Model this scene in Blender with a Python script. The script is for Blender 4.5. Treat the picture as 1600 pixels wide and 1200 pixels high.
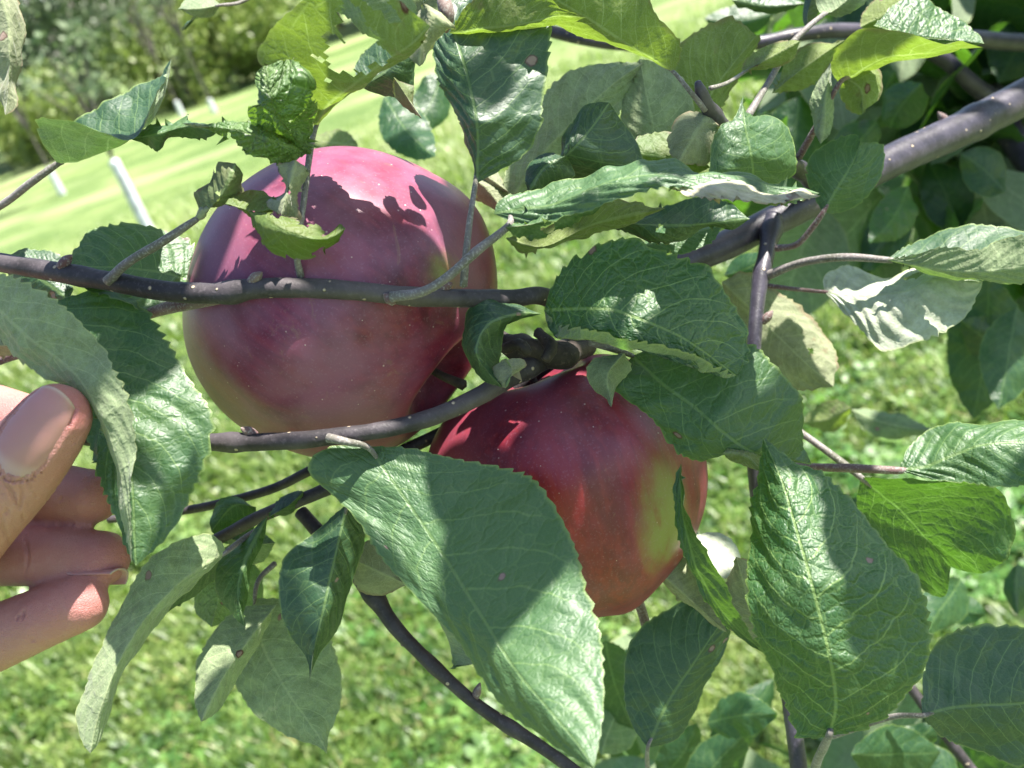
import bpy, bmesh, math, random
import numpy as np
from mathutils import Vector, Matrix, noise as mnoise
random.seed(7); rng = np.random.default_rng(7)
R = math.radians
for o in list(bpy.data.objects): bpy.data.objects.remove(o)
scene = bpy.context.scene; COL = scene.collection

# ------------------------------------------------------------------ camera
PITCH, ROLL, FPX = R(25), R(20), 1570.0
CAM = Vector((0, 0, 1.35))
Fw = Vector((0, math.cos(PITCH), -math.sin(PITCH)))
U0 = Vector((0, math.sin(PITCH), math.cos(PITCH))); R0 = Vector((1, 0, 0))
RT = math.cos(ROLL)*R0 - math.sin(ROLL)*U0
UP = math.sin(ROLL)*R0 + math.cos(ROLL)*U0
cam = bpy.data.cameras.new("camera"); cob = bpy.data.objects.new("camera", cam); COL.objects.link(cob)
m = Matrix.Identity(4)
for i in range(3): m[i][0] = RT[i]; m[i][1] = UP[i]; m[i][2] = -Fw[i]; m[i][3] = CAM[i]
cob.matrix_world = m
cam.sensor_width = 36; cam.lens = 36*FPX/1600; cam.clip_start = 0.01; cam.clip_end = 600
cam.dof.use_dof = True; cam.dof.focus_distance = 0.262; cam.dof.aperture_fstop = 18
scene.camera = cob
def P(x, y, d):
    x, y, d = float(x), float(y), float(d); return CAM + d*(Fw + (x-800)/FPX*RT + (600-y)/FPX*UP)
def ray(x, y): return Fw + (x-800)/FPX*RT + (600-y)/FPX*UP
def ground(x, y):
    r = ray(x, y); t = CAM.z/(-r.z); return CAM + t*r

# ------------------------------------------------------------------ light
SUNC = (0.17, 0.88, 0.38)
SUN = (SUNC[0]*RT + SUNC[1]*UP - SUNC[2]*Fw).normalized()
sl = bpy.data.lights.new("sun", 'SUN'); so = bpy.data.objects.new("sun", sl); COL.objects.link(so)
sl.energy = 5.0; sl.angle = R(0.5); sl.color = (1.0, 0.955, 0.88)
so.rotation_euler = SUN.to_track_quat('Z', 'Y').to_euler()
so.location = SUN*8
world = bpy.data.worlds.new("World"); scene.world = world; world.use_nodes = True
nt = world.node_tree; sky = nt.nodes.new('ShaderNodeTexSky'); sky.sky_type = 'NISHITA'; sky.sun_disc = False
sky.sun_elevation = math.asin(SUN.z); sky.sun_rotation = math.atan2(SUN.x, SUN.y)
nt.links.new(sky.outputs[0], nt.nodes['Background'].inputs[0]); nt.nodes['Background'].inputs[1].default_value = 0.075
scene.view_settings.view_transform = 'Standard'; scene.view_settings.look = 'None'
scene.view_settings.exposure = 1.78; scene.view_settings.gamma = 1

# ------------------------------------------------------------------ object helpers
def link(o, parent=None, label=None, cat=None, group=None, kind=None):
    if o.name not in COL.objects: COL.objects.link(o)
    if parent: o.parent = parent
    for k, v in (('label', label), ('category', cat), ('group', group), ('kind', kind)):
        if v: o[k] = v
    return o
def empty(name, loc, label, cat, group=None):
    o = bpy.data.objects.new(name, None); o.location = loc; o.empty_display_size = .05
    return link(o, None, label, cat, group)
def child(name, me, mat, parent, **kw):
    """mesh built in world coordinates, parented to a thing (Empties carry only a location)"""
    if me.materials: pass
    elif mat: me.materials.append(mat)
    o = bpy.data.objects.new(name, me); link(o, parent, **kw)
    if parent:
        w = Vector((0, 0, 0)); p = parent
        while p: w += p.location; p = p.parent
        o.location = -w
    return o
def mesh(name, verts, faces, smooth=True):
    me = bpy.data.meshes.new(name)
    verts = np.asarray(verts, dtype=np.float32).reshape(-1, 3)
    if isinstance(faces, np.ndarray):
        n, k = faces.shape
        me.vertices.add(len(verts)); me.vertices.foreach_set('co', verts.ravel())
        me.loops.add(n*k); me.loops.foreach_set('vertex_index', faces.astype(np.int32).ravel())
        me.polygons.add(n); me.polygons.foreach_set('loop_start', np.arange(0, n*k, k, dtype=np.int32))
        me.polygons.foreach_set('loop_total', np.full(n, k, dtype=np.int32))
    else:
        me.from_pydata([tuple(map(float, v)) for v in verts], [], faces)
    me.update(calc_edges=True)
    if smooth: me.polygons.foreach_set('use_smooth', np.ones(len(me.polygons), dtype=bool))
    me.validate(); return me

# ------------------------------------------------------------------ node helper
class NB:
    def __init__(s, name):
        s.m = bpy.data.materials.new(name); s.m.use_nodes = True; s.t = s.m.node_tree
        s.t.nodes.clear(); s.out = s.t.nodes.new('ShaderNodeOutputMaterial')
    def n(s, typ, **kw):
        nd = s.t.nodes.new('ShaderNode'+typ)
        for k, v in kw.items(): setattr(nd, k, v)
        return nd
    def put(s, sock, v):
        if isinstance(v, bpy.types.NodeSocket): s.t.links.new(v, sock)
        elif v is not None: sock.default_value = v
    def math(s, op, a, b=None, c=None, clamp=False):
        nd = s.n('Math', operation=op, use_clamp=clamp)
        for i, v in enumerate((a, b, c)):
            if v is not None: s.put(nd.inputs[i], v)
        return nd.outputs[0]
    def mix(s, f, a, b, blend='MIX'):
        nd = s.n('Mix', data_type='RGBA', blend_type=blend)
        s.put(nd.inputs[0], f)
        for i, v in ((6, a), (7, b)):
            if isinstance(v, tuple): v = (*v[:3], 1)
            s.put(nd.inputs[i], v)
        return nd.outputs[2]
    def noise(s, vec, scale, detail=3, rough=.5, dist=0):
        nd = s.n('TexNoise'); s.put(nd.inputs['Vector'], vec); nd.inputs['Scale'].default_value = scale
        nd.inputs['Detail'].default_value = detail; nd.inputs['Roughness'].default_value = rough
        nd.inputs['Distortion'].default_value = dist; return nd.outputs[0]
    def vor(s, vec, scale, feature='F1', out=0, rnd=1):
        nd = s.n('TexVoronoi', feature=feature); s.put(nd.inputs['Vector'], vec); nd.inputs['Scale'].default_value = scale
        nd.inputs['Randomness'].default_value = rnd
        return nd.outputs[out]
    def ramp(s, v, a, b, lo=0., hi=1., smooth=True):
        nd = s.n('MapRange', interpolation_type='SMOOTHSTEP' if smooth else 'LINEAR')
        for i, x in enumerate((v, a, b, lo, hi)): s.put(nd.inputs[i], x)
        return nd.outputs[0]
    def vscale(s, vec, sc):
        nd = s.n('Mapping'); s.put(nd.inputs[0], vec); nd.inputs['Scale'].default_value = sc; return nd.outputs[0]
    def vadd(s, a, b):
        nd = s.n('VectorMath', operation='ADD'); s.put(nd.inputs[0], a); s.put(nd.inputs[1], b); return nd.outputs[0]
    def bsdf(s, col, rough, spec=.5, normal=None, **kw):
        nd = s.n('BsdfPrincipled'); s.put(nd.inputs['Base Color'], (*col[:3], 1) if isinstance(col, tuple) else col)
        s.put(nd.inputs['Roughness'], rough); s.put(nd.inputs['Specular IOR Level'], spec)
        if normal: s.put(nd.inputs['Normal'], normal)
        for k, v in kw.items(): s.put(nd.inputs[k.replace('_', ' ')], v)
        return nd.outputs[0]
    def bump(s, h, strength, dist, normal=None):
        nd = s.n('Bump'); s.put(nd.inputs['Height'], h); s.put(nd.inputs['Strength'], strength); nd.inputs['Distance'].default_value = dist
        if normal: s.put(nd.inputs['Normal'], normal)
        return nd.outputs[0]
    def done(s, sh): s.t.links.new(sh, s.out.inputs['Surface']); return s.m

# ------------------------------------------------------------------ leaf material
NVEIN = 9.0; CV = 0.26
LM = {}
def leaf_mat(kind):
    if kind in LM: return LM[kind]
    K = dict(   # top colour, second top colour, underside, translucent, translucency, roughness, vein mix, spot threshold
        dark=((.014, .050, .020), (.024, .070, .024), (.20, .27, .14), (.08, .22, .010), .18, .40, .42, .10),
        mid=((.026, .082, .024), (.044, .105, .028), (.22, .30, .145), (.14, .32, .016), .24, .42, .45, .10),
        quilt=((.022, .080, .022), (.042, .108, .028), (.22, .30, .14), (.12, .30, .014), .28, .40, .85, .12),
        crinkle=((.060, .135, .032), (.10, .18, .045), (.26, .33, .15), (.24, .46, .03), .30, .40, .5, .05),
        yellow=((.08, .15, .022), (.13, .18, .025), (.22, .29, .07), (.19, .30, .022), .45, .5, .55, .25),
        pale=((.040, .100, .036), (.058, .125, .042), (.25, .32, .165), (.18, .34, .03), .20, .42, .35, .15),
        pale_sunlit=((.040, .100, .036), (.058, .125, .042), (.50, .54, .42), (.22, .36, .06), .18, .5, .35, .05),  # copy of the pale leaf, underside whitened to imitate strong sun
        old=((.07, .11, .04), (.12, .14, .05), (.27, .29, .17), (.22, .30, .05), .22, .5, .45, .22),
        dry=((.50, .48, .36), (.62, .58, .48), (.52, .47, .34), (.40, .38, .12), .20, .5, .3, .3),
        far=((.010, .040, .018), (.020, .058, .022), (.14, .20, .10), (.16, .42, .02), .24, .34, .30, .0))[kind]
    b = NB('leaf_'+kind)
    lf = b.n('Attribute', attribute_name='lf').outputs['Vector']
    ph = b.n('Attribute', attribute_name='ph').outputs['Vector']
    sx = b.n('SeparateXYZ'); b.put(sx.inputs[0], lf); u, v, seed = sx.outputs
    sp = b.n('SeparateXYZ'); b.put(sp.inputs[0], ph); px, py, pz = sp.outputs
    wob = b.noise(ph, 1.3, 2); wob2 = b.noise(ph, 4.0, 2)
    a = b.math('ABSOLUTE', v)
    sgn = b.math('MULTIPLY', b.math('SIGN', v), .24)
    ap = b.math('POWER', a, 1.35)
    s = b.math('MULTIPLY', b.math('SUBTRACT', u, b.math('MULTIPLY', ap, CV)), NVEIN)
    s = b.math('ADD', s, sgn)
    s = b.math('ADD', s, b.math('MULTIPLY', b.math('SUBTRACT', wob, .5), .4))
    s = b.math('ADD', s, b.math('MULTIPLY', b.math('SUBTRACT', wob2, .5), .12))
    fr = b.math('ABSOLUTE', b.math('SUBTRACT', b.math('FRACT', b.math('ADD', s, 20)), .5))   # 0 on the vein
    fade = b.ramp(a, 1.0, .72)
    vein2 = b.math('MULTIPLY', b.ramp(fr, .042, .010), b.math('MULTIPLY', fade, b.ramp(u, .98, .85)))
    mid = b.ramp(b.math('ABSOLUTE', py), b.math('SUBTRACT', .085, b.math('MULTIPLY', u, .055)), .018)
    pc = b.n('CombineXYZ'); b.put(pc.inputs[0], b.math('ADD', px, b.math('MULTIPLY', wob2, .25))); b.put(pc.inputs[1], b.math('MULTIPLY', py, .72)); b.put(pc.inputs[2], pz)
    v3 = b.vor(pc.outputs[0], 2.6, 'DISTANCE_TO_EDGE'); v4 = b.vor(ph, 8.5, 'DISTANCE_TO_EDGE')
    vein3 = b.math('MULTIPLY', b.ramp(v3, .04, .006), .42)
    vein4 = b.math('MULTIPLY', b.ramp(v4, .07, .01), .18)
    vein = b.math('MAXIMUM', b.math('MAXIMUM', vein2, mid), b.math('MAXIMUM', vein3, vein4))
    # relief (cm-scaled heights)
    h = b.math('ADD', b.math('MULTIPLY', b.ramp(fr, 0, .32), .9), b.math('MULTIPLY', b.ramp(v3, 0, .22), 1.3))
    h = b.math('ADD', h, b.math('MULTIPLY', b.ramp(v4, 0, .3), .50))
    h = b.math('ADD', h, b.math('MULTIPLY', b.noise(ph, 26, 3), .10))
    h = b.math('SUBTRACT', h, b.math('MULTIPLY', mid, .8))
    bump = b.bump(h, 1.0, {'crinkle': .0005, 'quilt': .00019, 'mid': .00011, 'pale': .00010, 'yellow': .00010}.get(kind, .00008))
    blot = b.noise(ph, .9, 4, .6)
    top = b.mix(b.ramp(blot, .35, .65), K[0], K[1])
    top = b.mix(b.math('MULTIPLY', vein, K[6]), top, (.20, .30, .09))
    top = b.mix(b.math('MULTIPLY', b.ramp(b.noise(ph, 30, 2), .52, .75), .25), top, (.16, .21, .13))
    und = b.mix(b.ramp(b.noise(ph, 2.2, 5, .7), .36, .66), K[2], tuple(c*.66 for c in K[2]))
    und = b.mix(b.math('MULTIPLY', vein, .45), und, (.42, .47, .25))
    und = b.mix(b.math('MULTIPLY', b.ramp(b.noise(ph, 6, 5, .75), .45, .62), .35), und, tuple(c*.55 for c in K[2]))
    und = b.mix(b.math('MULTIPLY', b.ramp(b.noise(ph, 40, 2), .45, .7), .4), und, (.40, .43, .30))
    marg = b.math('MULTIPLY', b.ramp(a, .955, .995), .55)
    top = b.mix(marg, top, (.22, .30, .07)); und = b.mix(marg, und, (.38, .42, .17))
    # scattered dead spots
    sv = b.n('CombineXYZ'); b.put(sv.inputs[0], b.math('ADD', px, b.math('MULTIPLY', pz, 3.1))); b.put(sv.inputs[1], b.math('ADD', py, pz))
    vs = b.n('TexVoronoi', voronoi_dimensions='2D'); b.put(vs.inputs['Vector'], sv.outputs[0]); vs.inputs['Scale'].default_value = .55
    sc = b.n('SeparateColor'); b.put(sc.inputs[0], vs.outputs['Color'])
    d = b.math('ADD', vs.outputs['Distance'], b.math('MULTIPLY', b.math('SUBTRACT', b.noise(ph, 9, 2), .5), .06))
    spot = b.math('MULTIPLY', b.ramp(d, b.math('ADD', .035, b.math('MULTIPLY', sc.outputs[1], .055)), b.math('ADD', .015, b.math('MULTIPLY', sc.outputs[1], .040))), b.math('LESS_THAN', sc.outputs[0], .10+K[7]*.9))
    core = b.math('MULTIPLY', spot, b.ramp(d, .055, .035))
    brown = b.mix(core, (.07, .028, .018), (.27, .19, .15))
    if kind in ('old', 'yellow', 'dry'):
        rust = b.math('MULTIPLY', b.ramp(b.noise(ph, 1.6, 5, .65), .60, .72), .75)
        top = b.mix(rust, top, (.13, .075, .035)); und = b.mix(rust, und, (.20, .15, .09))
        edge = b.math('MULTIPLY', b.ramp(b.math('ADD', a, b.math('MULTIPLY', b.noise(ph, 2, 3), .5)), 1.12, 1.28), .8)
        top = b.mix(edge, top, (.11, .06, .04)); und = b.mix(edge, und, (.22, .15, .10))
    top = b.mix(spot, top, brown); und = b.mix(spot, und, brown)
    tr = b.mix(b.math('MULTIPLY', vein, .7), K[3], tuple(min(1, c*1.5+.12) for c in K[3]))
    tr = b.mix(b.ramp(blot, .3, .7), tr, tuple(c*.7 for c in K[3]))
    tr = b.mix(spot, tr, (.10, .03, .01))
    rg = b.math('ADD', K[5]+.03, b.math('MULTIPLY', b.noise(ph, 3, 4), .16))
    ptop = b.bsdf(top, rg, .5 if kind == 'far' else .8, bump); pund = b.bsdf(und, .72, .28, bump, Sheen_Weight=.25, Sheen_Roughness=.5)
    bf = b.n('NewGeometry').outputs['Backfacing']
    m1 = b.n('MixShader'); b.put(m1.inputs[0], bf); b.put(m1.inputs[1], ptop); b.put(m1.inputs[2], pund)
    tl = b.n('BsdfTranslucent'); b.put(tl.inputs[0], tr); b.put(tl.inputs[1], bump)
    m2 = b.n('MixShader'); b.put(m2.inputs[0], K[4]); b.put(m2.inputs[1], m1.outputs[0]); b.put(m2.inputs[2], tl.outputs[0])
    LM[kind] = b.done(m2.outputs[0]); return LM[kind]

# ------------------------------------------------------------------ splines
def resample(pts, n):
    """Catmull-Rom through points, n samples evenly by chord"""
    p = np.array(pts, dtype=float)
    if len(p) == 1: return np.repeat(p, n, 0)
    e = np.vstack([2*p[0]-p[1], p, 2*p[-1]-p[-2]])
    out = []
    for i in range(1, len(e)-2):
        t = np.linspace(0, 1, 16, endpoint=False)[:, None]
        a, b_, c, d = e[i-1], e[i], e[i+1], e[i+2]
        out.append(.5*((2*b_)+(-a+c)*t+(2*a-5*b_+4*c-d)*t*t+(-a+3*b_-3*c+d)*t**3))
    out = np.vstack(out+[p[-1:]])
    L = np.r_[0, np.cumsum(np.linalg.norm(np.diff(out, axis=0), axis=1))]
    s = np.linspace(0, L[-1], n)
    return np.stack([np.interp(s, L, out[:, k]) for k in range(out.shape[1])], 1)
def smooth_noise(x, y, seed, f):
    return mnoise.noise(Vector((x*f+seed*13.1, y*f-seed*7.7, seed*3.3)))

_seed = [0]
def leaf_mesh(rails, seed=None, wave=.0012, quilt=.0003, teeth=.0009, holes=(), toward=None, lod=1.0, pinch=True):
    """rails: list of (v, array[n,3]) in world metres, v from -1 to 1 rising; builds the blade as one sheet"""
    if seed is None: _seed[0] += 1; seed = _seed[0]
    mi = min(range(len(rails)), key=lambda i: abs(rails[i][0]))
    mid = resample(rails[mi][1], 60)
    Lm = np.linalg.norm(np.diff(mid, axis=0), axis=1).sum()
    NU = int(np.clip(Lm/.0006*lod, 20, 170)); NV = int(np.clip(30*lod, 9, 36)); NV += (NV+1) % 2
    rs = [(v, resample(p, NU)) for v, p in rails]
    vs = np.array([r[0] for r in rs]); A = np.stack([r[1] for r in rs], 1)      # NU, k, 3
    # half widths (metres) for physical coordinates
    seg = np.linalg.norm(np.diff(A, axis=1), axis=2)
    hw = (seg.sum(1)/2)
    hw = np.maximum(hw, 1e-4)
    tv = np.linspace(-1, 1, NV)
    tv = np.sign(tv)*np.abs(tv)**.9
    Pn = np.zeros((NU, NV, 3))
    # tangents along v
    k = len(vs); T = np.zeros_like(A)
    for j in range(k):
        if j == 0: T[:, j] = (A[:, 1]-A[:, 0])/(vs[1]-vs[0])
        elif j == k-1: T[:, j] = (A[:, j]-A[:, j-1])/(vs[j]-vs[j-1])
        else: T[:, j] = (A[:, j+1]-A[:, j-1])/(vs[j+1]-vs[j-1])
    for c, t in enumerate(tv):
        j = int(np.clip(np.searchsorted(vs, t, side='right')-1, 0, k-2)); h = vs[j+1]-vs[j]; s = (t-vs[j])/h
        h00 = 2*s**3-3*s**2+1; h10 = s**3-2*s**2+s; h01 = -2*s**3+3*s**2; h11 = s**3-s**2
        sm = h00*A[:, j]+h10*h*T[:, j]+h01*A[:, j+1]+h11*h*T[:, j+1]
        li = (1-s)*A[:, j]+s*A[:, j+1]
        Pn[:, c] = .65*sm+.35*li
    # teeth on both margins
    us = np.linspace(0, 1, NU)
    if teeth > 0:
        nt_ = Lm/.0030
        for side in (0, -1):
            inn = 1 if side == 0 else -2
            d = Pn[:, side]-Pn[:, inn*2 if side == 0 else -4]
            ln = np.linalg.norm(d, axis=1)[:, None]+1e-9
            phs = us*nt_+seed*.37+.35*np.sin(us*31+seed)
            saw = (phs % 1.0); saw = np.where(saw < .72, saw/.72, (1-saw)/.28)
            amp = teeth*(saw-.45)*(.75+.5*np.abs(np.sin(us*nt_*.83+seed*1.7)))*np.clip(np.sin(np.pi*us)*5, 0, 1)*(.8+.4*np.sin(us*17+seed*2))
            tang = np.gradient(Pn[:, side], axis=0); tang /= np.linalg.norm(tang, axis=1)[:, None]+1e-9
            Pn[:, side] += (d/ln)*amp[:, None]+tang*(amp*.35)[:, None]
            Pn[:, inn] += (d/ln)*(amp*.35)[:, None]
    # normals
    du = np.gradient(Pn, axis=0); dv = np.gradient(Pn, axis=1); N = np.cross(du, dv); N /= np.linalg.norm(N, axis=2)[..., None]+1e-12
    flip = False
    UU, VV = np.meshgrid(us, tv, indexing='ij')
    if toward is not None:
        c = Pn[NU//4:3*NU//4, NV//4:3*NV//4]; nn = N[NU//4:3*NU//4, NV//4:3*NV//4]
        side, viewp = toward
        dd = (nn*(np.array(viewp)-c)).sum(2)
        if isinstance(side, str): flip = (dd.mean() < 0) == (side == 'T')
    sg = -1 if flip else 1
    s = (UU-np.abs(VV)**1.35*CV)*NVEIN+np.sign(VV)*.24+seed*0
    q = np.cos(2*np.pi*s)*np.clip(np.abs(VV)*4, 0, 1)*np.clip((1-np.abs(VV))*5, .1, 1)*np.clip(np.sin(np.pi*UU)*3, 0, 1)
    off = quilt*.6*q*(-1)
    W = np.zeros_like(UU)
    for i in range(0, NU):
        for j in range(NV):
            W[i, j] = smooth_noise(us[i]*Lm*100, tv[j]*hw[i]*100, seed, .55)+.45*smooth_noise(us[i]*Lm*100, tv[j]*hw[i]*100, seed+5, 1.7)
    env = np.clip(np.sin(np.pi*UU)*2.5, 0, 1)*(.35+.65*np.abs(VV))
    Pn += N*(sg*off+wave*W*env*2)[..., None]
    idx = np.arange(NU*NV).reshape(NU, NV)
    f = np.stack([idx[:-1, :-1], idx[1:, :-1], idx[1:, 1:], idx[:-1, 1:]], -1).reshape(-1, 4)
    if holes:
        uc = ((UU[:-1, :-1]+UU[1:, 1:])/2).ravel(); vc = ((VV[:-1, :-1]+VV[1:, 1:])/2).ravel()
        keep = np.ones(len(f), bool)
        hwm = np.interp(uc, us, hw)
        for (hu, hv, r) in holes:   # r in metres
            x = (uc-hu)*Lm; y = (vc-hv)*hwm
            ang = np.arctan2(y, x); rr = r*(1+.22*np.sin(3*ang+seed)+.14*np.sin(7*ang+2*seed))
            keep &= (x*x+y*y) > rr*rr
        f = f[keep]
    if flip: f = f[:, ::-1]
    me = mesh('leaf', Pn.reshape(-1, 3), f)
    a1 = me.attributes.new('lf', 'FLOAT_VECTOR', 'POINT'); a2 = me.attributes.new('ph', 'FLOAT_VECTOR', 'POINT')
    if len(me.vertices) == NU*NV:
        a1.data.foreach_set('vector', np.stack([UU, VV, np.full_like(UU, seed)], -1).astype(np.float32).ravel())
        a2.data.foreach_set('vector', np.stack([UU*Lm*100, VV*hw[:, None]*100, np.full_like(UU, seed*3.7)], -1).astype(np.float32).ravel())
    return me
def tube_mesh(pts, rad, sides=12, wob=.06, knots=(), cap=True, n=None, seed=0):
    pts = np.array(pts, float); rad = np.array(rad, float).reshape(-1, 1)
    if len(rad) != len(pts): rad = np.interp(np.linspace(0, 1, len(pts)), np.linspace(0, 1, len(rad)), rad[:, 0])[:, None]
    L = np.linalg.norm(np.diff(pts, axis=0), axis=1).sum()
    n = n or int(np.clip(L/.0012, 8, 260))
    q = resample(np.hstack([pts, rad]), n); p = q[:, :3]; r = q[:, 3]
    t = np.gradient(p, axis=0); t /= np.linalg.norm(t, axis=1)[:, None]+1e-12
    up = np.array([.3, .2, .93]); V = []
    x = np.cross(t[0], up); x /= np.linalg.norm(x)
    for i in range(n):
        x = x-t[i]*np.dot(x, t[i]); x /= np.linalg.norm(x); y = np.cross(t[i], x)
        rr = r[i]*(1+wob*mnoise.noise(Vector(p[i])*160+Vector((seed, 0, 0))))
        for (kx, kr) in knots:
            s = i/(n-1)-kx; rr *= 1+kr*math.exp(-(s*L/.0035)**2)
        for k in range(sides):
            a = 2*math.pi*k/sides
            r2 = rr*(1+wob*.8*mnoise.noise(Vector(p[i])*300+Vector((math.cos(a), math.sin(a), seed))))
            V.append(p[i]+r2*(math.cos(a)*x+math.sin(a)*y))
    F = []
    for i in range(n-1):
        for k in range(sides):
            k2 = (k+1) % sides; F.append((i*sides+k, i*sides+k2, (i+1)*sides+k2, (i+1)*sides+k))
    if cap:
        V.append(p[0]-t[0]*r[0]*.5); V.append(p[-1]+t[-1]*r[-1]*.5); c0, c1 = len(V)-2, len(V)-1
        for k in range(sides):
            k2 = (k+1) % sides; F.append((c0, k2, k)); F.append((c1, (n-1)*sides+k, (n-1)*sides+k2))
    return mesh('tube', V, F)

# ------------------------------------------------------------------ bark / petiole / skin / apple materials
def bark_mat(name, base, hi, lent=.6, rough=.55, bump=.0003):
    b = NB(name); co = b.n('TexCoord').outputs['Object']
    n1 = b.noise(co, 90, 5, .65); n2 = b.noise(co, 900, 3, .6); n3 = b.noise(co, 25, 2)
    c = b.mix(b.ramp(n1, .35, .7), base, hi)
    c = b.mix(b.math('MULTIPLY', b.ramp(n2, .55, .7), .35), c, tuple(x*1.9 for x in hi))
    c = b.mix(b.math('MULTIPLY', b.ramp(n3, .5, .75), .4), c, (.15, .12, .11))
    vs = b.n('TexVoronoi'); b.put(vs.inputs['Vector'], co); vs.inputs['Scale'].default_value = 260
    sc = b.n('SeparateColor'); b.put(sc.inputs[0], vs.outputs['Color'])
    dot = b.math('MULTIPLY', b.ramp(vs.outputs['Distance'], .17, .10), b.math('LESS_THAN', sc.outputs[0], lent))
    c = b.mix(b.math('MULTIPLY', dot, .85), c, (.50, .40, .28))
    h = b.math('ADD', b.math('ADD', b.math('MULTIPLY', n1, .5), b.math('MULTIPLY', n2, .35)), dot)
    return b.done(b.bsdf(c, rough, .45, b.bump(h, 1, bump), Sheen_Weight=.05, Sheen_Roughness=.4))
BARK = bark_mat('bark_young', (.022, .018, .020), (.065, .054, .060), .75, .6, .0004)
BARKT = bark_mat('bark_branch', (.024, .021, .030), (.062, .054, .074), .45, .42, .0003)
BARKD = bark_mat('bark_spur', (.022, .016, .014), (.07, .05, .04), .3, .7, .0006)
def stalk_mat(name, c1, c2):
    b = NB(name); co = b.n('TexCoord').outputs['Object']
    c = b.mix(b.ramp(b.noise(co, 120, 4), .35, .65), c1, c2)
    c = b.mix(b.math('MULTIPLY', b.ramp(b.noise(co, 1500, 2), .5, .65), .5), c, (.34, .33, .30))
    return b.done(b.bsdf(c, .6, .35, b.bump(b.noise(co, 1400, 2), 1, .0001), Sheen_Weight=.15))
STALK = stalk_mat('petiole_grey', (.105, .10, .075), (.18, .155, .15))
STALKR = stalk_mat('petiole_red', (.12, .060, .060), (.17, .12, .105))

# ------------------------------------------------------------------ the apple tree
BASE = Vector((1.05, .95, 0))
TREE = empty('apple_tree', BASE, 'apple tree with smooth dark branches and serrated green leaves filling the foreground', 'tree')
CP = np.array(CAM)
def LF(mid, left, right, dep=.25, side='T', mat='mid', off=(.004, .004), lab=None, stalk=None, sr=3.2, holes=(), wave=.0012, quilt=.0003,
       teeth=.0009, more=(), smat=None, lod=1, name='leaf'):
    """mid/left/right: image points base->tip; dep: depth(s) along the midrib in m; off: depth offset of the two margins (+ = away)"""
    dep = [dep] if isinstance(dep, (int, float)) else list(dep)
    def rail(pts, o):
        q = resample([(p[0], p[1]) for p in pts], 40); u = np.linspace(0, 1, 40)
        d = np.interp(u, np.linspace(0, 1, len(dep)), dep)
        if isinstance(o, (tuple, list)): o = np.interp(u, np.linspace(0, 1, len(o)), o)
        d = d+o*np.clip(np.sin(np.pi*u)*1.6, 0, 1)
        return np.array([P(a, b_, c) for (a, b_), c in zip(q, d)])
    rails = [(-1., rail(left, off[0])), (0., rail(mid, 0)), (1., rail(right, off[1]))]
    for (v, pts, o) in more: rails.append((v, rail(pts, o)))
    rails.sort(key=lambda r: r[0])
    me = leaf_mesh(rails, wave=wave, quilt=quilt, teeth=teeth, holes=holes, toward=(side, CP), lod=lod)
    o = child(name, me, leaf_mat(mat), TREE, label=lab)
    if stalk:
        pts = [P(*p) if len(p) == 3 else P(p[0], p[1], dep[0]) for p in stalk]
        n = len(pts)
        rr = [sr/FPX*dep[0]*(1.25 if i == 0 else 1.0 if i < n-1 else .8) for i in range(n)]
        # let the stalk run on a little as the base of the midrib
        j = P(mid[0][0]+(mid[1][0]-mid[0][0])*.3, mid[0][1]+(mid[1][1]-mid[0][1])*.3, dep[0]+.0006)
        child('petiole', tube_mesh(pts+[j], rr+[sr/FPX*dep[0]*.45], 10, .08), smat or STALK, o)
    return o
def BR(pts, rad, lab=None, mat=None, knots=(), name='branch', sides=18):
    """pts: (x,y,depth), rad in image px at that depth"""
    p3 = [P(*p) for p in pts]
    if isinstance(rad, (int, float)): rad = [rad]
    rad = np.interp(np.linspace(0, 1, len(pts)), np.linspace(0, 1, len(rad)), rad)
    return child(name, tube_mesh(p3, [r/FPX*p[2] for r, p in zip(rad, pts)], sides, .03 if mat is BARKT else .35 if mat is BARKD else .045, knots), mat or BARK, TREE, label=lab)

# -- branches
BR([(-420, 330, .30), (-120, 388, .27), (0, 410, .262), (100, 427, .256), (180, 441, .252), (260, 455, .249), (345, 458, .246), (400, 451, .244), (480, 450, .243), (560, 455, .243),
    (640, 463, .245), (720, 466, .248), (800, 466, .254), (852, 464, .262), (905, 500, .285)], [15, 15, 16, 16, 15, 14, 14], 'slim speckled branch crossing in front of the upper apple',
   knots=((.47, .12), (.62, .25), (.78, .10), (.93, .12)))
BR([(-420, 560, .32), (-80, 648, .29), (0, 662, .283), (150, 684, .272), (330, 691, .258), (450, 689, .250), (520, 682, .247), (600, 671, .246), (680, 650, .248), (750, 618, .254), (800, 588, .262), (870, 552, .275), (915, 535, .29)],
   [14, 14, 14, 13, 15, 18], 'dark speckled branch curving under the upper apple', knots=((.62, .18), (.9, .2)))
BR([(2250, -330, .62), (1900, -60, .48), (1680, 108, .415), (1600, 152, .40), (1500, 203, .385), (1400, 248, .37), (1300, 300, .355), (1205, 347, .342), (1130, 385, .335), (1060, 415, .33), (980, 470, .32), (905, 540, .30)],
   [42, 35, 29, 28, 27, 26, 25, 24, 23, 21, 18, 18], 'thick smooth purple brown branch entering from the right', BARKT, knots=((.33, .16), (.72, .1)), sides=28)
BR([(1208, 340, .338), (1198, 395, .330), (1186, 450, .325), (1178, 540, .320), (1176, 620, .322), (1180, 750, .330), (1205, 900, .335), (1238, 1120, .335), (1255, 1260, .335)], [15, 13, 12, 11, 11, 11, 12, 13, 14],
   'upright side shoot hanging down from the thick branch', BARKT, knots=((.03, .3), (.12, .2)))
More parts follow.
